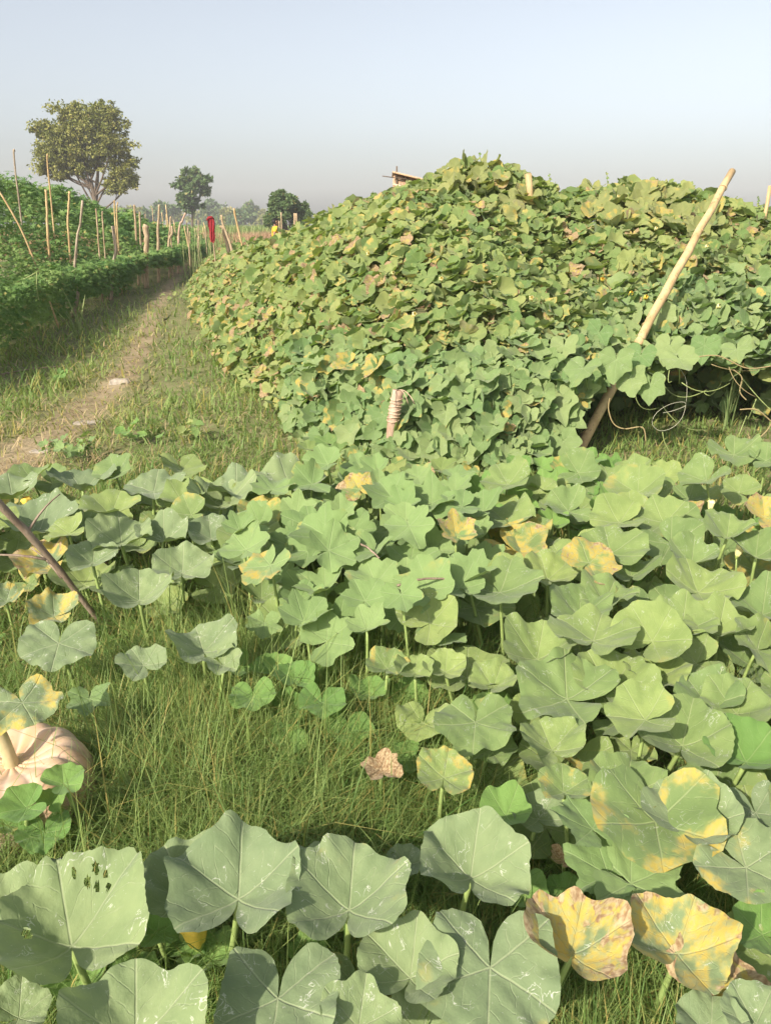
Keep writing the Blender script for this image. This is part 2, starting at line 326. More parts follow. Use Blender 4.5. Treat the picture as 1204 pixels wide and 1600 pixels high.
# ---------------------------------------------------------------- leaf shapes
def smooth_prof(a, ctrl, p=1.0):
    k = np.array(sorted(ctrl)); return np.interp(np.abs(a), R(1) * k[:, 0], k[:, 1])
def leaf_geo(kind, rng, nr, nth, cup=None, fold=None, wave=None, crumple=0.0, holes=0):
    g = rng.uniform(0, .05) + R({'pumpkin': 3.5, 'lobed': 8, 'mound': 10, 'round': 3}[kind])
    a = np.linspace(-math.pi + g, math.pi - g, nth + 1)
    if kind == 'pumpkin':
        r = .92 + .055 * np.cos(a / 1.13 * 2 * np.pi) * np.clip(1.3 - np.abs(a) / 2.6, 0, 1)
        r *= np.interp(np.abs(a), [0, 1.0, 2.0, 2.4, 2.7, 2.88, 3.02, 3.14], [.97, 1.0, 1.0, .96, .87, .70, .42, .16])
        teeth = .014
    elif kind == 'round':
        r = .92 + .03 * np.cos(a / 1.13 * 2 * np.pi); r *= np.interp(np.abs(a), [0, 2.3, 2.7, 2.95, 3.14], [1, .95, .84, .55, .2]); teeth = .008
    elif kind == 'lobed':
        r = smooth_prof(a, [(0, 1.02), (10, .92), (20, .86), (31, .68), (42, .82), (56, .96), (68, .86), (86, .64), (100, .76), (114, .84), (130, .74), (155, .62), (168, .38), (180, .2)]); teeth = .06
    else:
        r = smooth_prof(a, [(0, 1.12), (14, .90), (32, .68), (46, .78), (56, .86), (72, .72), (92, .66), (112, .78), (132, .72), (155, .62), (168, .4), (180, .2)]); teeth = .02
    for k in (1, 2, 3, 5, 8, 11): r = r * (1 + rng.uniform(-.05, .05) * (1 if k < 6 else .5) * np.sin(k * a + rng.uniform(0, 6.3)))
    if crumple: r = r * (1 - .25 * crumple * rng.random() + .12 * crumple * np.sin(a * 4 + rng.uniform(0, 6)) + .06 * crumple * np.sin(a * 11))
    saw = np.abs(((a * (22 if kind != 'lobed' else 9) / math.pi + .25) % 1) - .5) * 2
    redge = r + teeth * (saw - .5) + rng.normal(0, teeth * .3, nth + 1)
    if holes:
        for _ in range(holes): redge -= rng.uniform(.08, .2) * np.exp(-((a - rng.uniform(-2.4, 2.4)) / .07) ** 2)
    s = np.linspace(0, 1, nr + 1)[1:] ** .9
    rad = np.concatenate([s[:-1, None] * r[None], redge[None]])
    X, Y = rad * np.cos(a), rad * np.sin(a); rho = np.hypot(X, Y); A = np.broadcast_to(a, X.shape)
    cup = rng.uniform(.12, .62) if cup is None else cup
    fold = rng.uniform(-.05, .15) if fold is None else fold
    wave = rng.uniform(.07, .16) if wave is None else wave
    Z = cup * rho ** 1.35 * (1 + .25 * np.sin(A * 2 + rng.uniform(0, 6.3))) + fold * np.abs(Y) - rng.uniform(0, .25) * np.clip(X, 0, 2) ** 2.2
    for k in (2, 3, 5, 7): Z = Z + wave * rho ** 2 * rng.uniform(.2, 1) * np.sin(k * A + rng.uniform(0, 6.3)) * (1.0 if k < 6 else .5)
    Z = Z + wave * .5 * rho ** 4 * np.sin(rng.integers(8, 12) * A + rng.uniform(0, 6.3)) + wave * .35 * rho ** 5 * np.sin(rng.integers(13, 18) * A + rng.uniform(0, 6.3))
    Z -= cup * .35 * np.clip(rho - .7, 0, 1) ** 1.5 * 3 * rng.uniform(0, 1)
    sp = 1.13 if kind in ('pumpkin', 'round') else .98
    fo = A - sp * np.round(A / sp); ac = rho * np.abs(np.sin(fo))
    Z = Z + .05 * np.clip(ac / .16, 0, 1) ** .7 * np.clip(rho, 0, .8) - .02
    Z = Z + .012 * np.sin(X * 17 + rng.uniform(0, 6)) * np.sin(Y * 16 + rng.uniform(0, 6)) * (rho > .1)
    if crumple:
        q = Wob(int(rng.integers(1e6)), 4.5); Z = Z + crumple * .16 * q(X, Y) * rho; X = X * (1 - .12 * crumple * np.abs(q(Y, X)))
    V = np.concatenate([[[0, 0, 0]], np.stack([X, Y, Z], -1).reshape(-1, 3)])
    UV = V[:, :2].copy(); m = nth + 1
    j = np.arange(nth); Ft = [np.stack([np.zeros(nth, int), 1 + j, 2 + j], 1)]
    for i in range(nr - 1):
        b = 1 + i * m + j; Ft += [np.stack([b, b + m, b + m + 1], 1), np.stack([b, b + m + 1, b + 1], 1)]
    return V * .55, np.vstack(Ft), UV                # leaf about 1 unit across
def leaf_frame(n, t):
    n = nrm(n); t = nrm(t - n * (t * n).sum(-1, keepdims=True)); b = np.cross(n, t); return np.stack([t, b, n], -1)

LEAFM = {}                                        # shared medium meshes for parts
def shared_leaf(kind, mat, rng, nvar=10, nr=6, nth=34, **kw):
    key = (kind, mat, nr, tuple(kw.items()))
    if key not in LEAFM:
        r = np.random.default_rng(len(LEAFM) * 101 + 5)
        LEAFM[key] = []
        for k in range(nvar):
            V, Ft, UV = leaf_geo(kind, r, nr, nth, **kw); LEAFM[key].append(mesh_np('leaf_' + kind, V, Ft, M[mat], UV))
    return LEAFM[key][int(rng.integers(nvar))]
def put_leaf(me, root, pos, n, t, size, age, name='leaf'):
    o = bpy.data.objects.new(name, me); COL.objects.link(o); o.parent = root
    m = leaf_frame(np.asarray(n, float), np.asarray(t, float))
    o.rotation_euler = Matrix([list(map(float, q)) for q in m]).to_euler()
    o.location = [float(a - b) for a, b in zip(pos, root.location)]; o.scale = (float(size),) * 3
    o['age'] = float(age); return o
def merge_leaves(name, variants, pos, Mx, size, rnd, age, mat, vi):
    Vs, Fs, Us, rs, ags, nb = [], [], [], [], [], 0
    for k, (V, Ft, UV) in enumerate(variants):
        s = np.where(vi == k)[0]
        if len(s) == 0: continue
        W = np.einsum('nij,vj->nvi', Mx[s], V) * size[s][:, None, None] + pos[s][:, None]
        Vs.append(W.reshape(-1, 3)); Fs.append((Ft[None] + (np.arange(len(s)) * len(V))[:, None, None]).reshape(-1, 3) + nb); nb += W.shape[0] * W.shape[1]
        Us.append(np.tile(UV, (len(s), 1))); rs.append(np.repeat(rnd[s], len(V))); ags.append(np.repeat(age[s], len(V)))
    return mesh_np(name, np.vstack(Vs), np.vstack(Fs), mat, np.vstack(Us), {'rnd': np.concatenate(rs), 'age': np.concatenate(ags)})


# ---------------------------------------------------------------- pumpkin field: plants, each with leaf and leaf_stalk parts
PL = []                                           # (root, ground xy)
def plant(px, py, name, label, cat='pumpkin plant'):
    p = onz(px, py, 0.0); r = thing(name, label, cat, (p[0], p[1], 0), 'plants of the pumpkin field'); PL.append((r, p[:2])); return r
PP = 'pumpkin_plant'
for px, py, label in [
    (110, 1640, 'pumpkin plant with a big upright grey-green leaf chewed by small holes, bottom left corner'),
    (330, 1510, 'pumpkin plant with two overlapping upright leaves above a closed yellow flower bud'),
    (545, 1530, 'pumpkin plant with one broad pale-veined leaf standing just right of the two overlapping leaves'),
    (735, 1480, 'pumpkin plant with a single cup-shaped leaf on a pale stalk above the flat notched leaf'),
    (770, 1690, 'pumpkin plant with a large flat leaf split by a deep notch at the bottom centre'),
    (430, 1700, 'pumpkin plant with a notched grey leaf cut by the bottom edge, left of centre'),
    (1000, 1620, 'pumpkin plant with yellow and brown scorched leaves at the bottom right'),
    (1190, 1480, 'pumpkin plant with grey-green leaf yellowing at its edge, cut by the right edge'),
    (1075, 1370, 'pumpkin plant with a blue-grey leaf above the flat lobed leaves'),
    (900, 1330, 'pumpkin plant with a wide pale leaf and dry scraps just above the lobed leaves'),
    (690, 1260, 'pumpkin plant with small leaves and a curled dry brown leaf beside the grass clearing'),
    (740, 1190, 'pumpkin plant with a heart-notched leaf standing right of the grass clearing'),
    (900, 1180, 'pumpkin plant with two very large overlapping leaves and a yellow leaf beneath'),
    (1080, 1240, 'pumpkin plant with a broad fluted leaf at mid right, below the dense leaf rows'),
    (1190, 1230, 'pumpkin plant with shaded dark green leaves at the right edge'),
    (830, 1060, 'pumpkin plant with a trough-shaped leaf right of the lobed gourd plant'),
    (1050, 1060, 'pumpkin plant with star-creased wide leaves in the middle of the right field'),
    (1190, 1060, 'pumpkin plant with wide leaves at the right edge, midway up the field'),
    (900, 950, 'pumpkin plant with low leaves below the straw patch in the right field'),
    (1080, 920, 'pumpkin plant with tall funnel-shaped leaf in the right field'),
    (1190, 910, 'pumpkin plant with funnel leaves at the right edge near the mound'),
    (820, 870, 'pumpkin plant with a yellow-rimmed round leaf near the foot of the mound'),
    (950, 800, 'pumpkin plant with pale leaves in front of the slanting bamboo pole foot'),
    (1130, 800, 'pumpkin plant with a small pale flower below the dark hollow of the mound'),
    (70, 860, 'pumpkin plant with drooping leaves beside the dry branch at the left edge'),
    (200, 870, 'pumpkin plant with large flat leaves in the left row, nearest the dirt path'),
    (340, 860, 'pumpkin plant with upright leaves in the middle of the left row'),
    (460, 810, 'pumpkin plant with large horizontal leaf at the right end of the left row'),
    (215, 1010, 'pumpkin plant with a cupped pale leaf alone in the grass below the left row'),
    (95, 1060, 'pumpkin plant with a two-lobed pale leaf at the left, above the ripe pumpkin'),
    (310, 1090, 'pumpkin plant with a folded light leaf above the grass clearing'),
    (30, 1190, 'pumpkin plant with a large brown-edged leaf overhanging the ripe pumpkin'),
    (460, 1140, 'pumpkin plant with small round leaves along the top of the grass clearing'),
]: plant(px, py, PP, label)
FIELD = list(PL)
young = plant(45, 1330, 'pumpkin_plant', 'young pumpkin shoot with small fresh green leaves in front of the ripe pumpkin')
lob_low = plant(990, 1420, 'gourd_plant', 'gourd plant with flat jagged light green leaves above the yellow scorched leaves', 'gourd plant')
lob_mid = plant(590, 960, 'gourd_plant', 'gourd plant with many jagged light green leaves, centre of the field before the mound', 'gourd plant')
lob_small = plant(140, 1130, 'gourd_plant', 'single jagged light green gourd leaf in the grass at the left', 'gourd plant')
foot_a = plant(560, 775, 'gourd_plant', 'low gourd vine spreading at the foot of the mound below the wrapped post', 'gourd plant')
foot_b = plant(860, 790, 'gourd_plant', 'low gourd vine spreading at the foot of the mound below the slanting bamboo pole', 'gourd plant')
def nearest(p, pool=None):
    pool = pool or FIELD; return min(pool, key=lambda q: (q[1][0] - p[0]) ** 2 + (q[1][1] - p[1]) ** 2)[0]
FOOT = {}
def stalk(root, top, n, base=None, rad=.0065, mat='stalk'):
    top = np.asarray(top, float)
    if base is None:
        base = np.array([top[0] + RNG.uniform(-.07, .07) - n[0] * .08, top[1] + RNG.uniform(-.05, .07) - n[1] * .08, 0.0])
    base = np.array(base, float); base[2] = gz(base[0], base[1]) - .01
    mid = np.array([(top[0] * .6 + base[0] * .4), (top[1] * .6 + base[1] * .4), top[2] * .55 + base[2] * .45]) - np.array([n[0], n[1], 0]) * .05
    pts = bez(base, mid, top - np.asarray(n) * .004, 7) - np.asarray(root.location)
    me = MB().tube(pts, np.linspace(rad * 1.1, rad * .8, 7), 6).mesh('leaf_stalk', M[mat]); add('leaf_stalk', me, root)
    FOOT.setdefault(root.name, []).append(base)
HERO = []
def hero(jx, jy, ang, w, kind='pumpkin', age=0.0, h=.34, fc=.34, cup=.3, root=None, mat=None, crumple=0.0, base=None, holes=0, wave=.12, fold=.04, side=0.0):
    fc *= .62
    if h >= .33: h -= .04
    if not (235 < ang < 310): cup = cup * 1.35 + .16
    p = onz(jx, jy, h); d = depth(p); rng = np.random.default_rng(int(jx * 7 + jy * 13)); v = nrm(EYE - p)
    n = nrm(np.array([0, 0, 1.0]) * (1 - fc) + v * fc + np.array([side + rng.normal(0, .05), rng.normal(0, .05), 0]))
    dd = RT * math.cos(R(ang)) + UP * math.sin(R(ang)); t = dd - (-v) * (np.dot(dd, n) / np.dot(-v, n))
    size = w / F * d * 1.02
    V, Ft, UV = leaf_geo(kind, rng, (22 if holes else 13) if w > 80 else 9, (150 if holes else 84) if w > 80 else 54, cup, fold, wave, crumple, holes)
    for hx, hy, hr in ([(.52, -.30, .055), (.42, -.40, .05), (.60, -.42, .06), (.34, -.52, .045), (.66, -.16, .045), (.20, .46, .075), (.48, -.52, .04)] if holes else []):
        cen = UV[Ft].mean(1); Ft = Ft[((cen[:, 0] - hx) / 1.5) ** 2 + (cen[:, 1] - hy) ** 2 > (hr * .72) ** 2]      # holes eaten by insects
    me = mesh_np('leaf', V, Ft, M[mat or ('pumpkin_far' if kind == 'pumpkin' and jy < 1265 and jx > 560 else None) or {'lobed': 'lobed', 'round': 'young', 'mound': 'mound'}.get(kind, 'pumpkin')], UV)
    root = root or nearest(p)
    put_leaf(me, root, p, n, t, size, age); stalk(root, p, n, None if base is None else onz(*base), rad=.0042 + size * .014)
    cx, cy, _ = proj(p + nrm(t) * size * .2); HERO.append((cx, cy, w)); return p
for a in [  # junction pixel, tip direction in the picture, width in pixels, ...
    (112, 1478, 100, 225, dict(cup=.42, holes=2, fc=.45, h=.36)), (20, 1440, 130, 150, dict(cup=.3, h=.30)),
    (288, 1398, 118, 165, dict(cup=.34, fc=.42)), (372, 1405, 82, 195, dict(cup=.36, fc=.45, h=.37)),
    (490, 1372, 105, 120, dict(h=.26, cup=.2)), (545, 1422, 82, 190, dict(cup=.36, fc=.45, h=.37, age=.1)),
    (735, 1372, 84, 165, dict(cup=.46, fc=.4, h=.36)), (632, 1352, 60, 60, dict(h=.2)),
    (765, 1512, 268, 215, dict(cup=.06, fc=.5, h=.36, fold=.06, age=.08)), (640, 1528, 75, 150, dict(cup=.4, fc=.42, h=.33)),
    (434, 1560, 262, 190, dict(cup=.1, fc=.45, h=.36)), (212, 1628, 88, 215, dict(cup=.25, fc=.45, h=.38)),
    (893, 1490, 78, 165, dict(age=.62, cup=.45, fc=.42, crumple=.2)), (1058, 1490, 70, 170, dict(age=.48, cup=.34, fc=.42, crumple=.35)),
    (1120, 1545, 20, 160, dict(age=.72, cup=.2, h=.26, crumple=.4)), (1165, 1355, 330, 150, dict(age=.22, fc=.4, cup=.1)),
    (985, 1380, 330, 165, dict(kind='lobed', root='low', cup=.05, fc=.25, h=.26)), (950, 1365, 160, 130, dict(kind='lobed', root='low', cup=.05, fc=.25, h=.25)),
    (925, 1295, 130, 120, dict(kind='lobed', root='low', cup=.08, fc=.35, h=.3)), (965, 1330, 80, 80, dict(kind='lobed', root='low', cup=.05, h=.25)),
    (1000, 1440, 250, 60, dict(kind='lobed', root='low', h=.2)),
    (1075, 1292, 60, 135, dict(cup=.36, fc=.3)), (880, 1345, 60, 52, dict(age=1.1, crumple=1, h=.2)), (820, 1405, 120, 75, dict(mat='young', h=.15)),
    (880, 1400, 60, 60, dict(mat='young', h=.15)), (1190, 1460, 150, 95, dict(mat='young', h=.25)), (560, 1535, 280, 115, dict(h=.24, age=.2)),
    (222, 1450, 130, 95, dict(mat='young', kind='round', h=.2)), (245, 1458, 20, 70, dict(mat='young', kind='round', h=.22)), (208, 1525, 60, 75, dict(mat='young', kind='round', h=.15)),
    (190, 1545, 160, 58, dict(mat='young', kind='round', h=.15)), (120, 1540, 60, 90, dict(mat='young', kind='round', h=.15)), (30, 1590, 30, 95, dict(h=.3)), (135, 1590, 80, 60, dict(mat='young', h=.2)),
    (1180, 1600, 60, 110, dict(h=.3)), (560, 1605, 80, 120, dict(h=.3)), (1110, 1620, 90, 110, dict(h=.28)), (330, 1500, 110, 80, dict(mat='young', h=.14)),
    (290, 1490, 40, 60, dict(mat='young', h=.14)), (660, 1620, 80, 120, dict(h=.2)), (480, 1490, 100, 60, dict(h=.14, mat='young')),
    (742, 1128, 265, 122, dict(cup=.12, fc=.35)), (695, 1050, 80, 66, dict()), (648, 1052, 80, 60, dict()), (605, 1045, 60, 66, dict(age=.25)),
    (660, 1130, 250, 78, dict(h=.22)), (693, 1215, 80, 90, dict(age=.32, fc=.5, cup=.1)), (598, 1205, 100, 62, dict(age=.95, crumple=.9, h=.24, fc=.5)),
    (770, 1072, 60, 75, dict(h=.28)), (765, 1170, 300, 78, dict(h=.22)), (838, 1030, 75, 110, dict(cup=.35, fold=.2)), (885, 1092, 160, 155, dict(cup=.2, fc=.3)),
    (955, 1078, 50, 125, dict(cup=.25)), (862, 1172, 120, 100, dict(h=.28)), (915, 1178, 260, 80, dict(age=.55, h=.2, fc=.6)), (985, 1172, 270, 75, dict(age=.2, h=.22)),
    (1065, 1165, 75, 140, dict(cup=.34, fc=.36)), (975, 1240, 80, 118, dict(cup=.25, age=.12)), (880, 1238, 100, 80, dict(age=.2)), (905, 1195, 90, 40, dict(age=1, crumple=.8, h=.12)),
    (1165, 1190, 40, 125, dict(mat='young', h=.3)), (1150, 1115, 60, 110, dict()), (1105, 1100, 140, 100, dict()), (1180, 1270, 300, 105, dict(h=.3)), (840, 1280, 120, 90, dict(h=.22)),
    (790, 1275, 60, 80, dict(h=.25, mat='young')), (1020, 1060, 80, 100, dict()), (770, 1110, 120, 60, dict(mat='young', h=.18)), (830, 1115, 260, 70, dict(h=.24)),
    (218, 938, 88, 104, dict(cup=.34, fc=.42)), (92, 1005, 255, 108, dict(cup=.08, fc=.42)), (225, 1040, 130, 74, dict(cup=.1, fc=.45)), (318, 1018, 110, 104, dict(cup=.2, fold=.15)),
    (350, 1040, 330, 60, dict()), (395, 1090, 270, 72, dict(mat='young', kind='round', h=.24)), (460, 1062, 90, 62, dict(mat='young', h=.24)), (503, 1098, 270, 72, dict(mat='young', h=.24)),
    (545, 1140, 280, 70, dict(mat='young', h=.18)), (425, 1050, 60, 60, dict(mat='young', h=.22)), (575, 1085, 80, 60, dict(h=.2, mat='young')), (375, 1045, 200, 50, dict(mat='young', h=.22)),
    (35, 1098, 300, 112, dict(age=.34, crumple=.35, fc=.45, cup=.02, h=.42, base=(-60, 1130))), (145, 880, 80, 75, dict(fc=.4)), (75, 885, 180, 88, dict(age=.55, crumple=.3, h=.2)),
    (85, 962, 170, 82, dict(age=.42, crumple=.2, h=.2)), (285, 895, 85, 90, dict(cup=.2)), (10, 940, 200, 60, dict(age=.3, h=.2)),
    (140, 1092, 265, 72, dict(kind='lobed', root='small', h=.24, fc=.45)),
    (42, 1262, 200, 74, dict(mat='young', kind='round', root='young', h=.27, fc=.4, cup=.15)), (100, 1225, 30, 66, dict(mat='young', kind='round', root='young', h=.33, fc=.35, cup=.2)),
    (70, 1300, 270, 84, dict(mat='young', kind='round', root='young', h=.2, fc=.45)), (12, 1290, 200, 60, dict(mat='young', kind='round', root='young', h=.2, age=.2)), (80, 1255, 60, 50, dict(mat='young', kind='round', root='young', h=.25)),
    (455, 760, 20, 120, dict(cup=.1, fc=.12, h=.42)), (370, 770, 170, 95, dict(cup=.15, fc=.12, h=.4)), (240, 768, 170, 100, dict(cup=.1, fc=.1, h=.38)), (130, 765, 20, 95, dict(fc=.1, h=.36)), (20, 778, 180, 90, dict(fc=.12, h=.38)),
    (345, 790, 70, 100, dict(h=.36)), (255, 845, 80, 80, dict(h=.36)), (330, 842, 100, 75, dict(h=.34)), (190, 850, 95, 95, dict(h=.36)), (60, 830, 160, 120, dict(h=.34, fc=.2)),
    (520, 790, 60, 85, dict(h=.36)), (560, 880, 300, 90, dict(h=.22)),
    (823, 838, 85, 68, dict(age=.42, h=.3)), (765, 845, 100, 58, dict(age=.55, crumple=.4, h=.25)), (838, 870, 30, 90, dict(h=.26, age=.2)), (905, 1005, 90, 46, dict(age=.6, h=.22)), (975, 1005, 330, 60, dict(age=.5, h=.2, crumple=.4)),
    (1135, 840, 85, 78, dict(cup=.5, h=.42)), (1080, 880, 90, 75, dict(cup=.45, h=.38)), (1180, 870, 85, 78, dict(cup=.45, h=.38)), (1065, 985, 85, 100, dict(cup=.3)), (1120, 990, 70, 100, dict(cup=.3)), (1090, 925, 30, 105, dict(h=.38)), (985, 900, 95, 85, dict()),
    (1190, 960, 80, 100, dict(h=.36)), (905, 960, 90, 95, dict(h=.3)), (855, 905, 120, 85, dict(h=.3)), (945, 940, 60, 85, dict(h=.32)),
]:
    jx, jy, ang, wpx, kw = a
    if isinstance(kw.get('root'), str): kw = dict(kw, root={'low': lob_low, 'young': young, 'small': lob_small}[kw['root']])
    hero(jx, jy, ang, wpx, **kw)

def inpoly(x, y, P):
    c = False; n = len(P)
    for i in range(n):
        (x1, y1), (x2, y2) = P[i], P[i - 1]
        if (y1 > y) != (y2 > y) and x < (x2 - x1) * (y - y1) / (y2 - y1) + x1: c = not c
    return c
def fill(poly, spacing, kind, mat, size, hr, fcr, roots, tries=4000, ages=.07, heroclear=.42, seed=1, cupr=(.1, .4), nth=40, nr=7):
    rng = np.random.default_rng(seed); W = [onz(a, b, .3)[:2] for a, b in poly]; W = [tuple(p) for p in W]
    xs, ys = [p[0] for p in W], [p[1] for p in W]; kept = []; cnt = 0
    for _ in range(tries):
        x, y = rng.uniform(min(xs), max(xs)), rng.uniform(min(ys), max(ys))
        if not inpoly(x, y, W): continue
        if any((x - a) ** 2 + (y - b) ** 2 < spacing ** 2 for a, b in kept): continue
        h = rng.uniform(*hr); p = np.array([x, y, h]); sx, sy, dz = proj(p)
        if mound_h(x, y) > .15: continue
        if any((sx - a) ** 2 + (sy - b) ** 2 < (heroclear * w_) ** 2 for a, b, w_ in HERO) : h *= .5; p[2] = h
        if any((sx - a) ** 2 + (sy - b) ** 2 < (heroclear * .5 * w_) ** 2 for a, b, w_ in HERO): continue
        kept.append((x, y)); v = nrm(EYE - p); fc = rng.uniform(*fcr)
        n = nrm(np.array([0, 0, 1.0]) * (1 - fc) + v * fc * .8 + SUNV * .18 + rng.normal(0, .16, 3) * np.array([1, 1, .3]))
        t = np.array([rng.normal(0, .8), rng.normal(.35, .8), 0])
        ag = 0.0 if rng.random() > ages else rng.uniform(.22, .6)
        root = roots if not isinstance(roots, list) else nearest(p, roots)
        s = rng.uniform(*size); me = shared_leaf(kind, mat, rng, 14, nr, nth, **({'crumple': .5} if ag > .5 else {}))
        put_leaf(me, root, p, n, t, s, ag + rng.uniform(0, .14)); stalk(root, p, n, rad=.0035 + s * .012); cnt += 1
    return cnt
fill([(-260, 790), (0, 762), (330, 738), (500, 745), (560, 800), (560, 900), (450, 960), (380, 900), (250, 885), (120, 865), (-260, 880)], .135, 'pumpkin', 'pumpkin_far', (.17, .25), (.2, .40), (.1, .4), FIELD, seed=3)
fill([(740, 800), (900, 745), (1204, 722), (1560, 720), (1560, 1500), (1204, 1480), (1100, 1330), (1000, 1300), (860, 1260), (770, 1180), (690, 1060), (640, 1010), (720, 950)], .15, 'pumpkin', 'pumpkin_far', (.17, .27), (.2, .40), (.15, .45), FIELD, seed=4)
fill([(740, 800), (900, 745), (1204, 722), (1400, 720), (1400, 1500), (1204, 1480), (1100, 1330), (860, 1260), (770, 1180), (690, 1060), (640, 1010), (720, 950)], .2, 'pumpkin', 'young', (.11, .17), (.05, .13), (.1, .4), FIELD, seed=5, ages=.3, heroclear=.2)
fill([(350, 850), (470, 800), (560, 760), (700, 765), (760, 850), (740, 930), (700, 1000), (560, 1015), (420, 980)], .085, 'lobed', 'lobed', (.13, .22), (.26, .50), (.2, .45), lob_mid, seed=6, ages=.04, heroclear=.1)
fill([(440, 700), (560, 690), (700, 740), (760, 790), (700, 800), (520, 790), (430, 740)], .10, 'mound', 'mound', (.11, .19), (.12, .34), (.2, .5), [(foot_a, onz(560, 775)[:2])], seed=8)
fill([(740, 740), (880, 700), (960, 700), (1000, 740), (960, 800), (830, 850), (760, 830)], .12, 'mound', 'young', (.13, .2), (.12, .34), (.2, .5), [(foot_b, onz(860, 790)[:2])], seed=9)
fill([(360, 1010), (480, 990), (620, 1000), (700, 1080), (640, 1130), (540, 1150), (430, 1110)], .13, 'round', 'young', (.09, .15), (.1, .22), (.2, .5), FIELD, seed=10, heroclear=.4)
fill([(-250, 1420), (0, 1420), (200, 1470), (500, 1470), (700, 1500), (1000, 1560), (1300, 1500), (1300, 1750), (-250, 1750)], .17, 'pumpkin', 'young', (.09, .16), (.05, .12), (.2, .5), FIELD, seed=12, heroclear=.25)

def flower_mesh(rng, open_=0.15):                 # closed trumpet: five ribbed petals twisted to a point
    k, m = 20, 8; s = np.linspace(0, 1, m); a = np.linspace(0, 2 * np.pi, k, endpoint=False)
    prof = np.interp(s, [0, .15, .45, .7, .9, 1], [.10, .17, .24, .27, .2 + open_, .07 + open_])
    rr = prof[:, None] * (1 + .14 * np.cos(5 * a + s[:, None] * 1.2)); V = np.stack([rr * np.cos(a), rr * np.sin(a), np.repeat(s[:, None], k, 1)], -1).reshape(-1, 3)
    Fq = [(i * k + j, i * k + (j + 1) % k, i * k + k + (j + 1) % k, i * k + k + j) for i in range(m - 1) for j in range(k)]
    return V, Fq
FLM = {}
def flower(root, p, length, direction, mat='flower', calyx=True):
    if mat not in FLM:
        V, Fq = flower_mesh(RNG); FLM[mat] = mesh_np('flower', V, np.array(Fq), M[mat])
        FLM['calyx'] = MB().tube([(0, 0, -.25), (0, 0, -.1), (0, 0, .05), (0, 0, .16)], [.05, .10, .15, .17], 9).mesh('calyx', M['bud'])
    d = nrm(direction); fr = leaf_frame(d, np.array([1.0, .2, .1]))
    o = add('flower', FLM[mat], root, [float(a - b) for a, b in zip(p, root.location)]); o.rotation_euler = Matrix([list(map(float, q)) for q in fr]).to_euler(); o.scale = (length,) * 3
    if calyx: add('calyx', FLM['calyx'], o)
    return o
p = onz(310, 1478, .16); fr_root = PL[1][0]
flower(fr_root, p, .085, (-.05, -.1, 1)); stalk(fr_root, p - np.array([0, 0, .015]), np.array([0, 0, 1.0]), rad=.005)
for px, py, z, L in [(48, 800, .3, .07), (1108, 798, .3, .05), (1150, 870, .3, .05), (505, 778, .3, .05)]:
    q = onz(px, py, z); rt = nearest(q); flower(rt, q, L, (RNG.uniform(-.4, .4), RNG.uniform(-.4, .2), 1), 'paleflower' if px > 400 else 'flower'); stalk(rt, q, np.array([0, 0, 1.0]), rad=.004)
for r_, xy in PL:                                 # trailing stems that join the stalk feet of one plant
    pts = FOOT.get(r_.name, [])
    if len(pts) < 2: continue
    pts = sorted(pts, key=lambda q: q[0] + q[1] * .4); b = MB()
    for i in range(min(len(pts) - 1, 40)):
        p0, p2 = pts[i], pts[i + 1]
        if np.linalg.norm(p2 - p0) > .8: continue
        b.tube(bez(p0 + [0, 0, .03], (p0 + p2) / 2 + np.array([RNG.uniform(-.08, .08), RNG.uniform(-.08, .08), .045]), p2 + [0, 0, .03], 6) - np.asarray(r_.location), .0065, 6)
    if b.n: add('trailing_stem', b.mesh('trailing_stem', M['vine']), r_)

# ---------------------------------------------------------------- ripe pumpkin
def pumpkin():
    c = onz(26, 1236, .15); Rr, Hh = .192, .142; root = thing('pumpkin', 'ripe pale orange ribbed pumpkin lying in the grass at the left edge', 'pumpkin', (c[0], c[1], 0))
    nu, nv, ribs = 120, 40, 15; a = np.linspace(0, 2 * np.pi, nu, endpoint=False); v = np.linspace(.02, np.pi - .02, nv)
    rib = np.abs(np.sin(a * ribs / 2 + .35 * np.sin(a * 2))) ** .6
    V, fu = [], []
    for q in v:
        sr = math.sin(q) ** .62; dip = math.exp(-(q / .38) ** 2) * .36 + math.exp(-((np.pi - q) / .4) ** 2) * .2
        amp = .10 * min(1, math.sin(q) * 1.6 + .1)
        rr = Rr * sr * (1 - amp * (1 - rib)); z = Hh * math.cos(q) * (1 - dip) * (1 - .05 * (1 - rib))
        V.append(np.stack([rr * np.cos(a), rr * np.sin(a), z + .145], -1)); fu.append(1 - rib)
    V = np.concatenate(V); Fq = [(i * nu + j, i * nu + nu + j, i * nu + nu + (j + 1) % nu, i * nu + (j + 1) % nu) for i in range(nv - 1) for j in range(nu)]
    add('rind', mesh_np('rind', V, np.array(Fq), M['rind'], attrs={'furrow': np.concatenate(fu)}), root)
    top = .145 + Hh * .62
    st = MB().tube(bez((0, 0, top - .02), (.012, -.01, top + .05), (-.022, .0, top + .115), 9), np.interp(np.linspace(0, 1, 9), [0, .12, .4, 1], [.040, .021, .0155, .019]), 10)
    add('fruit_stalk', st.mesh('fruit_stalk', M['drystalk']), root)
M['drystalk'] = plain('fruit_stalk_cork', (.48, .40, .22), .75, .3, 30, .5)
pumpkin()

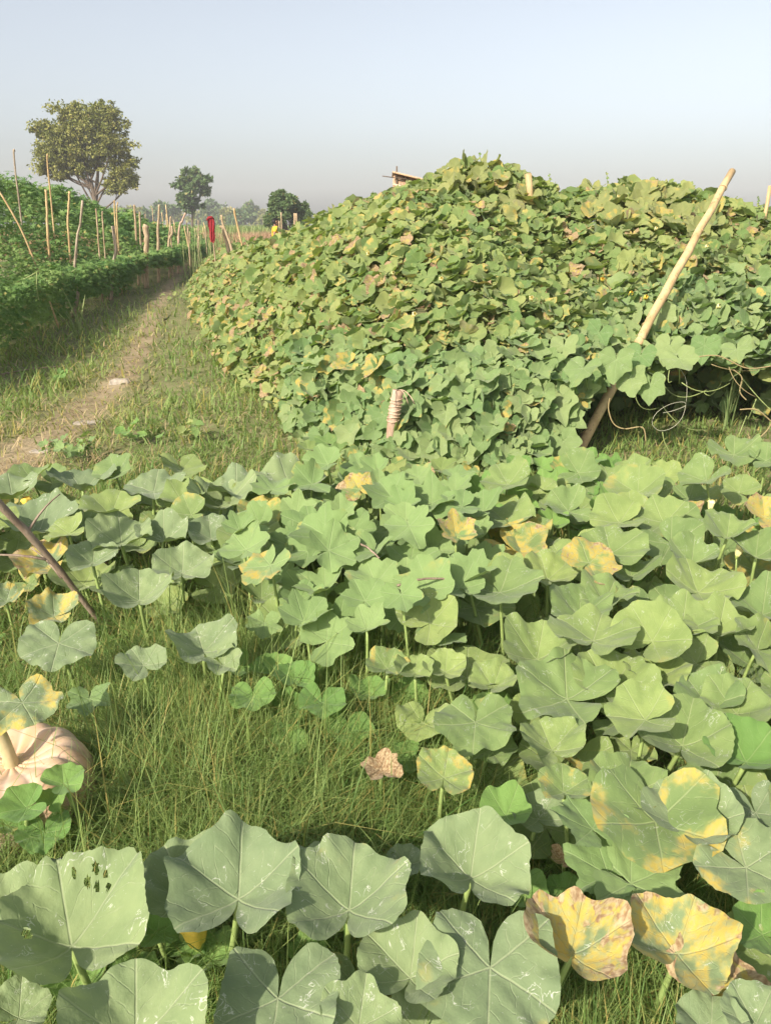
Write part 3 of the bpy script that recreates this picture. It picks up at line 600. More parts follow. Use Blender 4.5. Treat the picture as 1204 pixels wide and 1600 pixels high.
# ---------------------------------------------------------------- vine mound
def sample_surface(hf, x0, x1, y0, y1, n, rng, hmin, lod=9.0, keep=None):
    x = rng.uniform(x0, x1, n); y = rng.uniform(y0, y1, n); e = .04
    h = hf(x, y); gx = (hf(x + e, y) - hf(x - e, y)) / (2 * e); gy = (hf(x, y + e) - hf(x, y - e)) / (2 * e)
    nn = nrm(np.stack([-gx, -gy, np.ones(n)], 1)); wgt = np.clip(1 / nn[:, 2], 1, 4.5) / 4.5
    dd = np.hypot(x, y); wgt = wgt * np.clip((lod / dd) ** 1.2, .05, 1)
    ok = (h > hmin) & (rng.random(n) < wgt)
    if keep is not None: ok &= keep(x, y, h)
    return np.stack([x, y, h], 1)[ok], nn[ok]
HIV = {k: [leaf_geo(k, np.random.default_rng(50 + i), 3, 15) for i in range(8)] for k in ('pumpkin', 'mound', 'round')}
def vine_mass(name, label, pos, nn, size, kindmix, seed, hang=.35, thick=.22, ages=(.16, .75), mats=('mound', 'mound'), nparts=300, cat='vine', group='vines of the trellis mound'):
    rng = np.random.default_rng(seed); n = len(pos); lay = rng.random(n) ** 1.4
    base = pos.mean(0); root = thing(name, label, cat, (base[0], base[1], 0), group)
    P = pos - nn * (lay * thick)[:, None] + nn * .05
    P[:, 2] = np.maximum(P[:, 2], .04)
    up = np.array([0, 0, 1.0]); nrmv = nrm(nn * (.45 + hang) + up * .45 + SUNV * .3 + rng.normal(0, .5, (n, 3)))
    down = -up + nn * nn[:, 2:3]; t = nrm(down + rng.normal(0, .8, (n, 3)) + np.array([0, -.25, 0])); Mx = leaf_frame(nrmv, t)
    sz = size[0] + (size[1] - size[0]) * rng.random(n) ** 1.3; rnd = rng.random(n); age = np.where(rng.random(n) < ages[0], rng.uniform(.2, ages[1], n), rng.uniform(0, .16, n))
    patch = Wob(seed + 70, 1.5)(P[:, 0], P[:, 1] + P[:, 2]); age = age + np.clip(patch - .55, 0, 1) * .22
    sx, sy, dz = proj(P); vis = (sx > -30) & (sx < 1234) & (sy > 0) & (sy < 1620)
    score = np.where(vis, sz / dz * (1 - .75 * lay), -1); order = np.argsort(-score)
    parts = order[:min(nparts, int((score > 0).sum()))]; rest = np.setdiff1d(np.arange(n), parts)
    for i in parts:
        kind = kindmix[int(rng.integers(len(kindmix)))]
        put_leaf(shared_leaf(kind, mats[0], rng, 12, 5, 30, **({'crumple': .7} if age[i] > .55 else {})), root, P[i], nrmv[i], t[i], sz[i], age[i])
    kinds = sorted(set(kindmix)); variants = [v for k in kinds for v in HIV[k]]
    if len(rest):
        vi = rng.integers(0, len(variants), len(rest))
        me = merge_leaves('foliage', variants, P[rest] - np.array(root.location), Mx[rest], sz[rest], rnd[rest], age[rest], M[mats[1]], vi)
        tag(add('foliage', me, root), kind='stuff')
    return root
rg = np.random.default_rng(90)
S, SN = sample_surface(mound_h, -6.5, 8.5, 4.3, 26, 800000, rg, .10, 6.0, lambda x, y, h: (np.abs(x) < y * .62 + 1.5))
dF = S[:, 1] - np.interp(S[:, 0], FX, FY); dL = S[:, 0] - np.interp(S[:, 1], LY, LX)
front = (dF < .75) & (S[:, 0] > -.7) & (S[:, 0] < 1.6); rightc = (S[:, 0] >= 1.6) & (dF < 1.5)
leftc = (dL < 1.0) & ~front & (S[:, 1] > 5.4); far = (S[:, 1] > 9.6) & ~leftc
crest1 = (np.hypot(S[:, 0] - .95, (S[:, 1] - 8) * .6) < .42); crest2 = (np.hypot((S[:, 0] - 2.5) * .8, (S[:, 1] - 8) * .6) < .5)
main = ~(front | rightc | leftc | far)
# the open right front: nothing grows below the eaves there
okr = ~(rightc & (S[:, 2] < .56)) & ~((dF < 1.2) & (S[:, 0] > .9) & (S[:, 2] < np.interp(S[:, 0], [.9, 1.25, 1.6], [0, .35, .55])))
_x = rg.uniform(-.75, 1.6, 900); _f = np.interp(_x, FX, FY); _z = rg.uniform(.05, .62, 900); _y = _f + np.interp(_z, [0, .2, .6], [-.12, .05, .42]) + rg.normal(0, .05, 900)
_k = _z > np.interp(_x, [.85, 1.2, 1.6], [0, .4, .6]); _x, _y, _z = _x[_k], _y[_k], _z[_k]
EXTRA = (np.stack([_x, _y, _z], 1), nrm(np.stack([-.25 + 0 * _x, -1 + 0 * _x, .45 + 0 * _x], 1) + rg.normal(0, .2, (len(_x), 3))))
def take(m, frac, seed):
    idx = np.where(m & okr)[0]; r = np.random.default_rng(seed); idx = idx[r.random(len(idx)) < frac]; return S[idx], SN[idx]
def lim(n_target, m): return min(1.0, n_target / max(1, (m & okr).sum()))
MOUND = vine_mass('gourd_vine', 'dense sunlit gourd vine covering the broad middle slope of the mound', *take(main, lim(9500, main), 1), (.075, .20), ['mound', 'mound', 'round'], 101, hang=.1, ages=(.17, .8))
FRONT = vine_mass('gourd_vine', 'ivy-like gourd vine hanging down the front of the mound around the wrapped post', *(np.vstack(q_) for q_ in zip(take(front, lim(2000, front), 2), EXTRA)), (.10, .23), ['mound'], 102, hang=.5, ages=(.08, .8), mats=('front', 'front'))
RIGHT = vine_mass('gourd_vine', 'gourd vine forming a leafy eave over the dark hollow at the right', *take(rightc, lim(2800, rightc), 3), (.12, .22), ['mound', 'round', 'pumpkin'], 103, hang=.25, ages=(.12, .8), mats=('front', 'mound'))
LEFT = vine_mass('gourd_vine', 'yellowing gourd vine spilling down the path side of the mound', *take(leftc, lim(4200, leftc), 4), (.08, .20), ['mound', 'round'], 104, hang=.25, ages=(.28, .85))
FARV = vine_mass('gourd_vine', 'gourd vine on the far low end of the mound in front of the person', *take(far, lim(3200, far), 5), (.13, .22), ['mound', 'round'], 105, hang=.1, nparts=200)
def crest(m, seed, label):
    p, nn = take(m, lim(70, m), seed); p = p + np.array([0, 0, .05])
    return vine_mass('pumpkin_vine', label, p, nrm(nn + np.array([-.1, -.5, .2])), (.16, .26), ['pumpkin'], seed, hang=.3, ages=(.3, .5), mats=('crest', 'crest'))
M['crest'] = leaf_mat('crest_leaf', (.210, .240, .085), (.270, .290, .105), (.33, .34, .16), trans=.35, tcol=(.34, .38, .07))
CR1 = crest(crest1, 106, 'clump of large upright pumpkin leaves on the highest point of the mound')
CR2 = crest(crest2, 107, 'clump of large upright pumpkin leaves on the crest between the two bamboo poles')

def shade_leaves(root, pts, seed, size, mat, kinds):     # leaves and stems inside the trellis
    rng = np.random.default_rng(seed); n = len(pts); variants = [v for k in kinds for v in HIV[k]]
    nv = nrm(np.array([-.3, -.5, .6]) + rng.normal(0, .5, (n, 3))); t = rng.normal(0, 1, (n, 3)) - np.array([0, 0, .5])
    me = merge_leaves('inner_foliage', variants, pts - np.array(root.location), leaf_frame(nv, t), rng.uniform(*size, n), rng.random(n), rng.uniform(0, .3, n), M[mat], rng.integers(0, len(variants), n))
    tag(add('inner_foliage', me, root), kind='stuff')
q = np.stack([rg.uniform(1.0, 7, 2000), rg.uniform(6.1, 7.8, 2000), rg.uniform(.05, .8, 2000)], 1)
shade_leaves(RIGHT, q, 5, (.12, .2), 'front', ['mound', 'round'])
q = np.stack([rg.uniform(-.6, 1.0, 500), rg.uniform(5.2, 6.6, 500), rg.uniform(.05, .6, 500)], 1)
shade_leaves(FRONT, q, 6, (.12, .2), 'front', ['mound'])

def stems(root, n, seed, xr, yr, zr, mat, name, rad=.005, sag=.1, L=.5):
    rng = np.random.default_rng(seed)
    for i in range(n):
        p = np.array([rng.uniform(*xr), rng.uniform(*yr), 0]); p[2] = rng.uniform(*zr)
        a = rng.uniform(0, 6.3); e = p + np.array([math.cos(a) * L, math.sin(a) * L * .3, rng.uniform(-.25, .15)])
        m = (p + e) / 2 + np.array([rng.uniform(-.1, .1), rng.uniform(-.1, 0), -sag]); pts = bez(p, m, e, 10)
        pts[:, 2] = np.maximum(pts[:, 2], .03)
        add(name, MB().tube(pts - np.array(root.location), np.linspace(rad, rad * .6, 10), 5).mesh(name, M[mat]), root)
stems(RIGHT, 9, 7, (1.9, 4.2), (5.2, 5.5), (.58, .72), 'dryvine', 'hanging_stem', .0028, .04, .35)
stems(RIGHT, 14, 8, (1.6, 4.2), (5.2, 5.9), (.15, .6), 'vine', 'hanging_stem', .004, .12, .35)
stems(LEFT, 14, 9, (-1.05, -.75), (6.8, 7.4), (.15, .5), 'dryvine', 'hanging_stem', .005, .08, .3)
def pathpts(lst, y): return np.array([aty(a, b, y) for a, b in lst])
def smoothc(P, n=40):
    t = np.linspace(0, len(P) - 1, n); o = []
    for u in t:
        i = int(min(u, len(P) - 2)); f = u - i; p0, p1, p2, p3 = P[max(i - 1, 0)], P[i], P[i + 1], P[min(i + 2, len(P) - 1)]
        o.append(.5 * ((2 * p1) + (p2 - p0) * f + (2 * p0 - 5 * p1 + 4 * p2 - p3) * f * f + (3 * p1 - p0 - 3 * p2 + p3) * f ** 3))
    return np.array(o)
for lst, rad, mt in [([(1052, 565), (1070, 590), (1072, 620), (1066, 650), (1050, 668), (1030, 673), (1018, 662), (1025, 645), (1045, 632), (1066, 628), (1070, 634), (1050, 642), (1035, 645)], .0018, 'wire'),
                     ([(952, 622), (950, 640), (958, 662), (975, 670), (1003, 668), (1008, 690)], .0045, 'dryvine'),
                     ([(1034, 675), (1038, 692), (1050, 715), (1052, 728)], .004, 'vine'),
                     ([(1155, 640), (1180, 640), (1200, 655), (1204, 662), (1190, 680), (1165, 695)], .0045, 'dryvine'),
                     ([(1145, 578), (1158, 590), (1155, 612), (1165, 625)], .004, 'dryvine'), ([(1075, 560), (1120, 556), (1165, 575), (1204, 572)], .004, 'dryvine')]:
    add('tendril', MB().tube(smoothc(pathpts(lst, 4.95)) - np.array(RIGHT.location), rad, 5).mesh('tendril', M[mt]), RIGHT)
for px, py, rt in [(1005, 468, RIGHT), (982, 462, RIGHT), (1011, 562, RIGHT), (598, 570, FRONT), (758, 706, FRONT), (940, 440, MOUND), (1118, 482, RIGHT), (868, 295, MOUND), (965, 310, MOUND), (1022, 360, MOUND), (1100, 388, MOUND), (645, 495, MOUND), (540, 505, LEFT), (470, 610, LEFT), (830, 470, MOUND), (690, 440, MOUND), (615, 430, MOUND), (735, 395, MOUND), (1165, 420, RIGHT), (575, 400, MOUND), (890, 545, RIGHT)]:
    d = ray(px, py); hit = None
    for tt in np.arange(4.2, 10, .02):
        p = EYE + d * tt
        if p[2] < mound_h(p[0], p[1]) + .07 or p[1] > 8.3: hit = p; break
    flower(rt, hit, .055 if py > 430 else .045, (RNG.uniform(-.4, .2), -.8, .5), 'flower' if px in (1005, 982, 1011, 598, 940) else 'paleflower')
for px, y, h in [(737, 8.1, .13), (838, 7.9, .17), (920, 8.1, .18), (1142, 8.2, .1), (1178, 8.2, .14)]:   # thin shoots against the sky
    x = (px - 602) / F * y; b = np.array([x, y, mound_h(x, y) + .02]); rt = MOUND
    pts = bez(b, b + [0.02, 0, h * .6], b + [-.01, 0, h + .05], 7); add('shoot', MB().tube(pts - np.array(rt.location), .0025, 4).mesh('shoot', M['vine']), rt)
    for k in range(4): put_leaf(shared_leaf('mound', 'mound', RNG, 12, 5, 30), rt, pts[3 + k] if k < 4 else pts[-1], nrm([RNG.normal(), -1, .5]), np.array([RNG.normal(), RNG.normal(), -.3]), .035, 0)

def on_mound(px, py, off=.1):
    d = ray(px, py)
    for tt in np.arange(3.6, 10, .02):
        p = EYE + d * tt
        if p[2] < max(mound_h(p[0], p[1]), .56 if p[0] > 1.25 and p[1] > 4.95 else 0) + off: return p
    return EYE + d * 5.0
for px, py, wpx, ang, rt in [(962, 562, 66, 265, RIGHT), (1032, 492, 62, 275, RIGHT), (1000, 555, 60, 250, RIGHT), (910, 575, 66, 235, RIGHT), (1060, 560, 66, 300, RIGHT), (985, 590, 60, 280, RIGHT), (935, 520, 55, 240, RIGHT), (1100, 540, 55, 260, RIGHT), (1150, 545, 58, 280, RIGHT), (880, 540, 55, 260, RIGHT), (1015, 600, 60, 265, RIGHT), (1045, 540, 58, 250, RIGHT),
                             (575, 648, 66, 250, FRONT), (690, 648, 70, 285, FRONT), (655, 668, 60, 270, FRONT), (575, 600, 58, 100, FRONT), (700, 705, 66, 250, FRONT), (760, 650, 66, 280, FRONT), (868, 625, 80, 290, FRONT), (835, 690, 66, 250, FRONT), (820, 600, 62, 230, FRONT), (545, 695, 58, 270, FRONT), (630, 565, 55, 250, FRONT), (520, 640, 55, 270, FRONT), (790, 720, 62, 280, FRONT), (880, 690, 60, 300, FRONT), (730, 600, 58, 260, FRONT), (640, 705, 58, 290, FRONT), (600, 735, 60, 230, FRONT)]:
    p = on_mound(px, py, .14); v = nrm(EYE - p); n_ = nrm(v * .75 + np.array([-.25, 0, .45]) + RNG.normal(0, .16, 3)); dd = RT * math.cos(R(ang)) + UP * math.sin(R(ang)); t_ = dd - (-v) * (np.dot(dd, n_) / np.dot(-v, n_))
    put_leaf(shared_leaf('mound', 'front', RNG, 10, 9, 56, cup=.1, wave=.1), rt, p, n_, t_, wpx / F * depth(p), RNG.uniform(0, .15))
    add('leaf_stalk', MB().tube(bez(p - n_ * .005, p - n_ * .06 + [0, 0, .03], p - n_ * .2 - [0, 0, .02], 6) - np.array(rt.location), .004, 5).mesh('leaf_stalk', M['stalk']), rt)

# ---------------------------------------------------------------- bitter gourd canopy on the left
def bitter():
    rng = np.random.default_rng(61)
    root = thing('bitter_gourd_vine', 'dark green small-leaved gourd vine roofing the stake trellis left of the path', 'vine', (-7, 14, 0))
    P, nn = sample_surface(bitter_h, -13, -4.6, 6.5, 40, 900000, rng, .5, 9.0, lambda x, y, h: (x > -y * .8 - 1) & (x < np.interp(y, EY, EX) + .12) & (x > np.interp(y, EY, EX) - 4.2))
    lay = rng.random(len(P)) ** 1.3; P = P - nn * (lay * .25)[:, None] + rng.normal(0, .05, P.shape)
    # shaded skirt below the eaves and growth inside
    m = 24000; y = rng.uniform(6.5, 40, m); keep = rng.random(m) < np.clip(12 / y, .1, 1) ** 1.2; y = y[keep]; m = len(y)
    lo = .06 + .3 * (Wob(62, 1.1)(y, y * 0) + .6) * np.clip((y - 9) / 6, .25, 1.1); lo = np.clip(lo, .05, .7)
    z = lo + (.85 - lo) * rng.random(m) ** .8; x = np.interp(y, EY, EX) - rng.uniform(-.12, .5, m) - (.8 - z) * .35
    Q = np.stack([x, y, z], 1); QN = nrm(np.array([.7, -.4, .5]) + rng.normal(0, .4, (m, 3)))
    P = np.vstack([P, Q]); nn = np.vstack([nn, QN]); n = len(P)
    nv = nrm(nn * .6 + np.array([0, 0, .5]) + SUNV * .3 + rng.normal(0, .4, (n, 3))); t = rng.normal(0, 1, (n, 3)) - np.array([0, 0, .6])
    V = []                                        # small five-fingered leaves
    for k in range(6):
        r = np.random.default_rng(k); a = np.array([0, 24, 52, 78, 106, 132]); rr = np.array([1.05, .45, .95, .42, .8, .25]) * r.uniform(.85, 1.1, 6)
        aa = np.concatenate([-a[::-1], a[1:]]) * math.pi / 180; ra = np.concatenate([rr[::-1], rr[1:]])
        W = np.vstack([[0, 0, 0], np.stack([ra * np.cos(aa), ra * np.sin(aa), -.25 * ra ** 2 + r.normal(0, .08, len(aa))], 1)]) * .5
        j = np.arange(len(aa) - 1); V.append((W, np.stack([0 * j, 1 + j, 2 + j], 1), W[:, :2]))
    tone = np.clip(.5 + .28 * Wob(63, 2.2)(P[:, 0], P[:, 1]) + rng.normal(0, .22, n), 0, 1)
    sz = rng.uniform(.08, .15, n) * np.clip(np.hypot(P[:, 0], P[:, 1]) / 14, .9, 1.9)
    me = merge_leaves('foliage', V, P - np.array(root.location), leaf_frame(nv, t), sz, tone, np.where(rng.random(n) < .03, .7, 0.0), M['bitter'], rng.integers(0, 6, n))
    tag(add('foliage', me, root), kind='stuff')
    for px, py, px2, py2, y in [(10, 440, 58, 425, 10.5), (58, 425, 62, 470, 10.5), (0, 470, 45, 560, 10.3), (85, 430, 120, 420, 13)]:
        a, b = aty(px, py, y), aty(px2, py2, y); add('hanging_stem', MB().tube(bez(a, (a + b) / 2 - [0, .1, .08], b, 10) - np.array(root.location), .008, 5).mesh('hanging_stem', M['vine']), root)
    return root
bitter()

# ---------------------------------------------------------------- stakes and poles
def stick(name, label, cat, pts, rad, mat, group=None, nodes=0, k=8, sub=None, knob=0.0):
    pts = np.asarray(pts, float); base = pts[0].copy(); root = thing(name, label, cat, base, group)
    rad = (rad[0] * (.8 if group == G1 else 1), rad[1] * (.8 if group == G1 else 1)); m = 14; P = smoothc(pts, m) if len(pts) > 2 else np.linspace(pts[0], pts[-1], m); rr = np.linspace(rad[0], rad[1], m)
    rng = np.random.default_rng(int(abs(base[0]) * 1000 + abs(base[1]) * 77)); P = P + rng.normal(0, rad[0] * .12, P.shape)
    rr = rr * (1 + rng.normal(0, .06, m)); rr[-1] *= 1 + knob
    b = MB().tube(P - base, rr, k); add('shaft', b.mesh('shaft', M[mat]), root)
    for i in range(nodes):
        f = (i + .6) / nodes; c = P[0] + (P[-1] - P[0]) * f - base; d = nrm(P[-1] - P[0]); r0 = rad[0] + (rad[1] - rad[0]) * f
        add('node_ring', MB().tube([c - d * .008, c, c + d * .008], [r0 * 1.02, r0 * 1.13, r0 * 1.02], k, cap=False).mesh('node_ring', M[mat]), root)
    return root
G1 = 'stakes of the left trellis'
# the long slanting bamboo in front at the right
a, b = aty(918, 676, 5.15), aty(1142, 268, 6.9)
ext = a + (a - b) / (b[2] - a[2]) * (a[2] + .05)
BP = stick('bamboo_pole', 'long pale bamboo pole slanting out of the mound at the right against the sky', 'pole', [ext, b], (.034, .03), 'bamboo', nodes=6, k=12)
a, b = aty(838, 330, 7.65), aty(826, 272, 7.65); stick('bamboo_pole', 'short pale bamboo pole tip rising from the crest of the mound', 'pole', [np.array([a[0] + .25, a[1] + .5, 0]), b], (.034, .03), 'bamboo', nodes=4, k=10)
a = aty(1202, 290, 8.0); stick('bamboo_pole', 'thin pole tip at the right edge of the picture above the mound', 'pole', [np.array([a[0], a[1], 0]), a], (.022, .018), 'bamboo', k=8)
# wrapped post at the front of the mound
def wrapped():
    y = 4.72; a, b = aty(613, 662, y), aty(622, 610, y); base = np.array([a[0] - .02, y + .08, 0])
    root = thing('wrapped_post', 'pinkish wooden post wound with twine at the front of the mound', 'post', base)
    top = smoothc(np.array([base, (base + a) / 2, a, b]), 14); add('shaft', MB().tube(top - base, np.linspace(.032, .036, 14), 10).mesh('shaft', M['pinkwood']), root)
    for z in np.linspace(.1, .75, 7):
        c = a + (b - a) * z - base; ang = np.linspace(0, 2 * np.pi, 18)
        ring = np.stack([c[0] + .039 * np.cos(ang), c[1] + .039 * np.sin(ang), c[2] + .004 * np.sin(ang * 2 + z * 20)], 1)
        add('twine', MB().tube(ring, .004, 5, cap=False).mesh('twine', M['twine']), root)
    for dx in (-.02, .03, .05):
        add('twine_end', MB().tube(bez(b - base, b - base + [dx, -.05, .03], b - base + [dx * 2, -.07, -.07], 8), .003, 4).mesh('twine_end', M['twine']), root)
wrapped()
def ray_hit(px, py, y): return aty(px, py, y)
# cut branch posts on the path side of the mound
stick('log_post', 'thick short leaning log post at the path edge of the mound', 'post', [aty(368, 492, 11.6) * [1, 1, 0] + [.2, .1, 0], aty(364, 484, 11.6), aty(350, 460, 11.5)], (.07, .062), 'pinkwood', k=10)
stick('log_post', 'forked grey branch post with cut top above the leaning log', 'post', [aty(386, 445, 14) * [1, 1, 0], aty(384, 440, 14), aty(375, 415, 14), aty(372, 393, 14)], (.05, .04), 'greywood', k=9)
stick('log_post', 'small pale stub post behind the forked grey branch post', 'post', [aty(389, 400, 16) * [1, 1, 0], aty(389, 398, 16), aty(391, 382, 16)], (.035, .04), 'pinkwood')
stick('bamboo_pole', 'thin leaning yellow pole right of the red cloth', 'pole', [aty(377, 378, 18) * [1, 1, 0] + [.3, 0, 0], aty(377, 378, 18), aty(365, 325, 18)], (.028, .022), 'bamboo')
stick('wooden_stake', 'leaning weathered stake just right of the red cloth', 'stake', [aty(361, 386, 18) * [1, 1, 0] + [.15, 0, 0], aty(361, 386, 18), aty(350, 356, 18), aty(346, 336, 18)], (.035, .02), 'stake')
stick('wooden_stake', 'short thick stake leaning against the one right of the red cloth', 'stake', [aty(358, 384, 18.3) * [1, 1, 0] + [.1, 0, 0], aty(352, 370, 18.3), aty(345, 353, 18.3)], (.04, .035), 'stake')
# red cloth on its stake
def red():
    y = 18; x = aty(331, 360, y)[0]; st = stick('cloth_stake', 'thin stake carrying the red cloth beside the path', 'stake', [(x + .03, y, 0), (x + .02, y, 1.0), (x - .01, y, 1.62)], (.016, .012), 'stake')
    top, bot = aty(330, 342, y), aty(333, 379, y); root = thing('red_cloth', 'dark red cloth strip hanging from a stake beside the path', 'cloth', (x, y, bot[2]))
    for sx, f1, w0 in ((-.018, 1.0, .055), (.03, .93, .045)):   # two falls of one strip thrown over the stake
        m, k = 22, 9; V = []; rr = np.random.default_rng(int(w0 * 1000))
        for i in range(m):
            f = i / (m - 1) * f1; wd = w0 * np.interp(f, [0, .06, .4, .55, .75, 1], [.7, 1.1, 1, .75, .85, .7]) * rr.uniform(.9, 1.1); u = np.linspace(-1, 1, k)
            V.append(np.stack([top[0] + (bot[0] - top[0]) * f + sx * np.interp(f, [0, .1, 1], [.4, 1, .6]) + u * wd, y - .03 - .014 * np.cos(u * 5 + sx * 90 + f * 4) - sx * .3 + 0 * u, top[2] + (bot[2] - top[2]) * f + .012 * np.sin(u * 3 + f * 9) + 0 * u], 1))
        V = np.concatenate(V) - np.array(root.location); q = [(i * k + j, i * k + j + 1, i * k + k + j + 1, i * k + k + j) for i in range(m - 1) for j in range(k - 1)]
        n0 = len(V); V = np.vstack([V, V + [0, .006, 0]]); q = np.array(q); o = add('fall', mesh_np('fall', V, np.vstack([q, q[:, ::-1] + n0]), M['red']), root)
    add('loop', MB().tube([(top - root.location) + [-.1, -.03, -.03], (top - root.location) + [-.05, -.03, .02], (top - root.location) + [.02, -.02, .03], (top - root.location) + [.06, .02, -.01]], [.012, .03, .032, .015], 8).mesh('loop', M['red']), root)
red()
# stakes of the left trellis: (top px, bottom px where it meets leaves or ground, y, radius, material, label)
G1 = 'stakes of the left trellis'
for (pts, y, rad, mt, lab) in [
    ([(114, 492), (122, 462), (117, 430), (119, 385), (126, 345), (129, 313)], 13.6, (.035, .022), 'greywood', 'crooked grey branch stake standing free in front of the left trellis'),
    ([(174, 468), (176, 420), (181, 390), (176, 354)], 16.8, (.04, .045), 'greywood', 'pale peeled stake with forked cut top, second from the left along the path'),
    ([(228, 440), (228, 400), (229, 378), (228, 352)], 20, (.075, .085), 'stake', 'thick pale stub stake with flat top along the path side of the trellis'),
    ([(246, 420), (247, 370), (248, 345), (249, 320)], 22, (.06, .03), 'stake', 'tall pale stake with a side branch beside the thick stub stake'),
    ([(265, 405), (264, 378), (266, 355), (267, 338)], 25, (.035, .03), 'stake', 'slim stake just right of the branched pale stake'),
    ([(262, 400), (264, 378), (269, 365), (269, 353)], 24, (.05, .035), 'stake', 'short stake with knobbly forked head by the path bend'),
    ([(276, 395), (280, 360), (285, 345), (290, 333)], 26, (.05, .04), 'pinkwood', 'leaning pinkish stake at the far end of the left trellis'),
    ([(75, 420), (75, 365), (74, 330), (72, 296)], 13.8, (.028, .024), 'bamboo', 'tall reddish stake rising from the leaves, leftmost inside the left canopy'),
    ([(107, 410), (107, 360), (107, 330), (109, 299)], 14.6, (.026, .024), 'bamboo', 'reddish stake rising from the leaves left of the crooked grey stake'),
    ([(24, 320), (24, 260), (23, 236)], 14.5, (.022, .018), 'greywood', 'thin dark stake tip above the canopy near the left edge'),
    ([(76, 340), (76, 270), (75, 242)], 15.5, (.022, .018), 'bamboo', 'thin pale stake tip standing in front of the big tree'),
    ([(152, 400), (152, 350), (150, 326)], 16.5, (.024, .018), 'stake', 'short slim stake in the leaves between the crooked and the forked stake'),
    ([(161, 400), (161, 352), (160, 330)], 17, (.018, .016), 'stake', 'thinnest short stake in the leaves, left of the close pair'),
    ([(180, 390), (180, 344), (179, 313)], 18, (.022, .02), 'bamboo', 'left one of a close pair of slim stakes below the big tree'),
    ([(183, 390), (183, 344), (184, 316)], 18.4, (.022, .018), 'bamboo', 'right one of a close pair of slim stakes below the big tree'),
    ([(0, 300), (20, 345), (33, 358)], 12.0, (.018, .016), 'bamboo', None),
    ([(211, 390), (212, 350), (210, 320)], 21, (.04, .03), 'stake', 'pale knotty stake below the right side of the big tree'),
    ([(218, 395), (219, 355), (219, 331)], 21, (.032, .03), 'stake', 'pale straight stake next to the knotty one'),
]:
    if lab is None:                               # slanting pole at the left edge: runs down into the leaves
        t0, t1 = aty(-30, 255, y), aty(34, 360, y); stick('bamboo_pole', 'slanting thin pole at the left edge lying against the canopy leaves', 'pole', [np.array([t1[0] + .35, y, .0]) , t1, t0], (.018, .016), mt, G1); continue
    P = [aty(a_, b_, y) for a_, b_ in pts]; P[0][2] = 0.0 if P[0][2] > 0 else P[0][2]; P[0][2] = 0; stick('wooden_stake', lab, 'stake', P, rad, mt, G1, knob=.15)
bst = aty(249, 350, 22)
rngs = np.random.default_rng(5)
for i in range(26):                               # the crowd of far stakes
    px = rngs.uniform(218, 325); y = rngs.uniform(24, 36); topy = rngs.uniform(318, 362) if px < 260 else rngs.uniform(340, 372)
    tp = aty(px, topy, y); ln = rngs.normal(0, .12); stick('wooden_stake', 'slim pale stake in the far crowd of stakes beyond the left trellis', 'stake', [np.array([tp[0] + ln, y, 0]), tp], (.024, .018), 'stake' if rngs.random() < .6 else 'bamboo', 'far crowd of trellis stakes', k=6)
for px, y, topy in [(432 + 7, 30, 332), (436, 29, 345), (460, 22, 333), (463, 22, 333)]:
    tp = aty(px, topy, y); stick('wooden_stake', 'slim pale stake beside the person in the yellow shirt', 'stake', [np.array([tp[0], y, 0]), tp], (.03, .028), 'stake', 'stakes near the person', k=6)

# dead branch in the foreground left
a, b = onz(126, 938, .16), onz(0, 788, .60); d = b - a
stick('dead_branch', 'dry grey dead branch leaning into the picture from the left edge over the pumpkin leaves', 'branch', [a - d * .45, a + d * .3 + [0, 0, .03], a + d * .65 + [0, 0, .02], b, b + d * .5], (.010, .016), 'twig', k=8)
BR = [o for o in COL.objects if o.name == 'dead_branch'][0]
for f, e in [(.25, (-.12, .05, .10)), (.45, (-.25, -.03, .02)), (.7, (.1, .1, .12))]:
    p0 = a + d * f - np.array(BR.location); add('twig', MB().tube(bez(p0, p0 + np.array(e) * .5 + [0, 0, .03], p0 + np.array(e), 6), np.linspace(.006, .002, 6), 5).mesh('twig', M['twig']), BR)
for q0, q1, z, lab in [((555, 848), (592, 872), .47, 'short dry twig lying across the jagged gourd leaves, left one'), ((620, 915), (700, 905), .46, 'long dry twig lying across the jagged gourd leaves, right one'), ((272, 1192), (360, 1165), .06, 'crooked dry twig lying in the grass clearing'), ((350, 1160), (392, 1195), .08, 'straight dry twig in the grass clearing right of the crooked one'), ((585, 1280), (612, 1262), .08, 'small pale twig in the grass below the curled dry leaf'), ((0, 585), (95, 572), .04, 'bare twig lying on the grass by the left canopy')]:
    A_, B_ = onz(*q0, z), onz(*q1, z); stick('dry_twig', lab, 'twig', [A_, (A_ + B_) / 2 + [0, 0, .012], B_], (.004, .003) if z > .3 else (.007, .005), 'twig', 'fallen dry twigs', k=6)


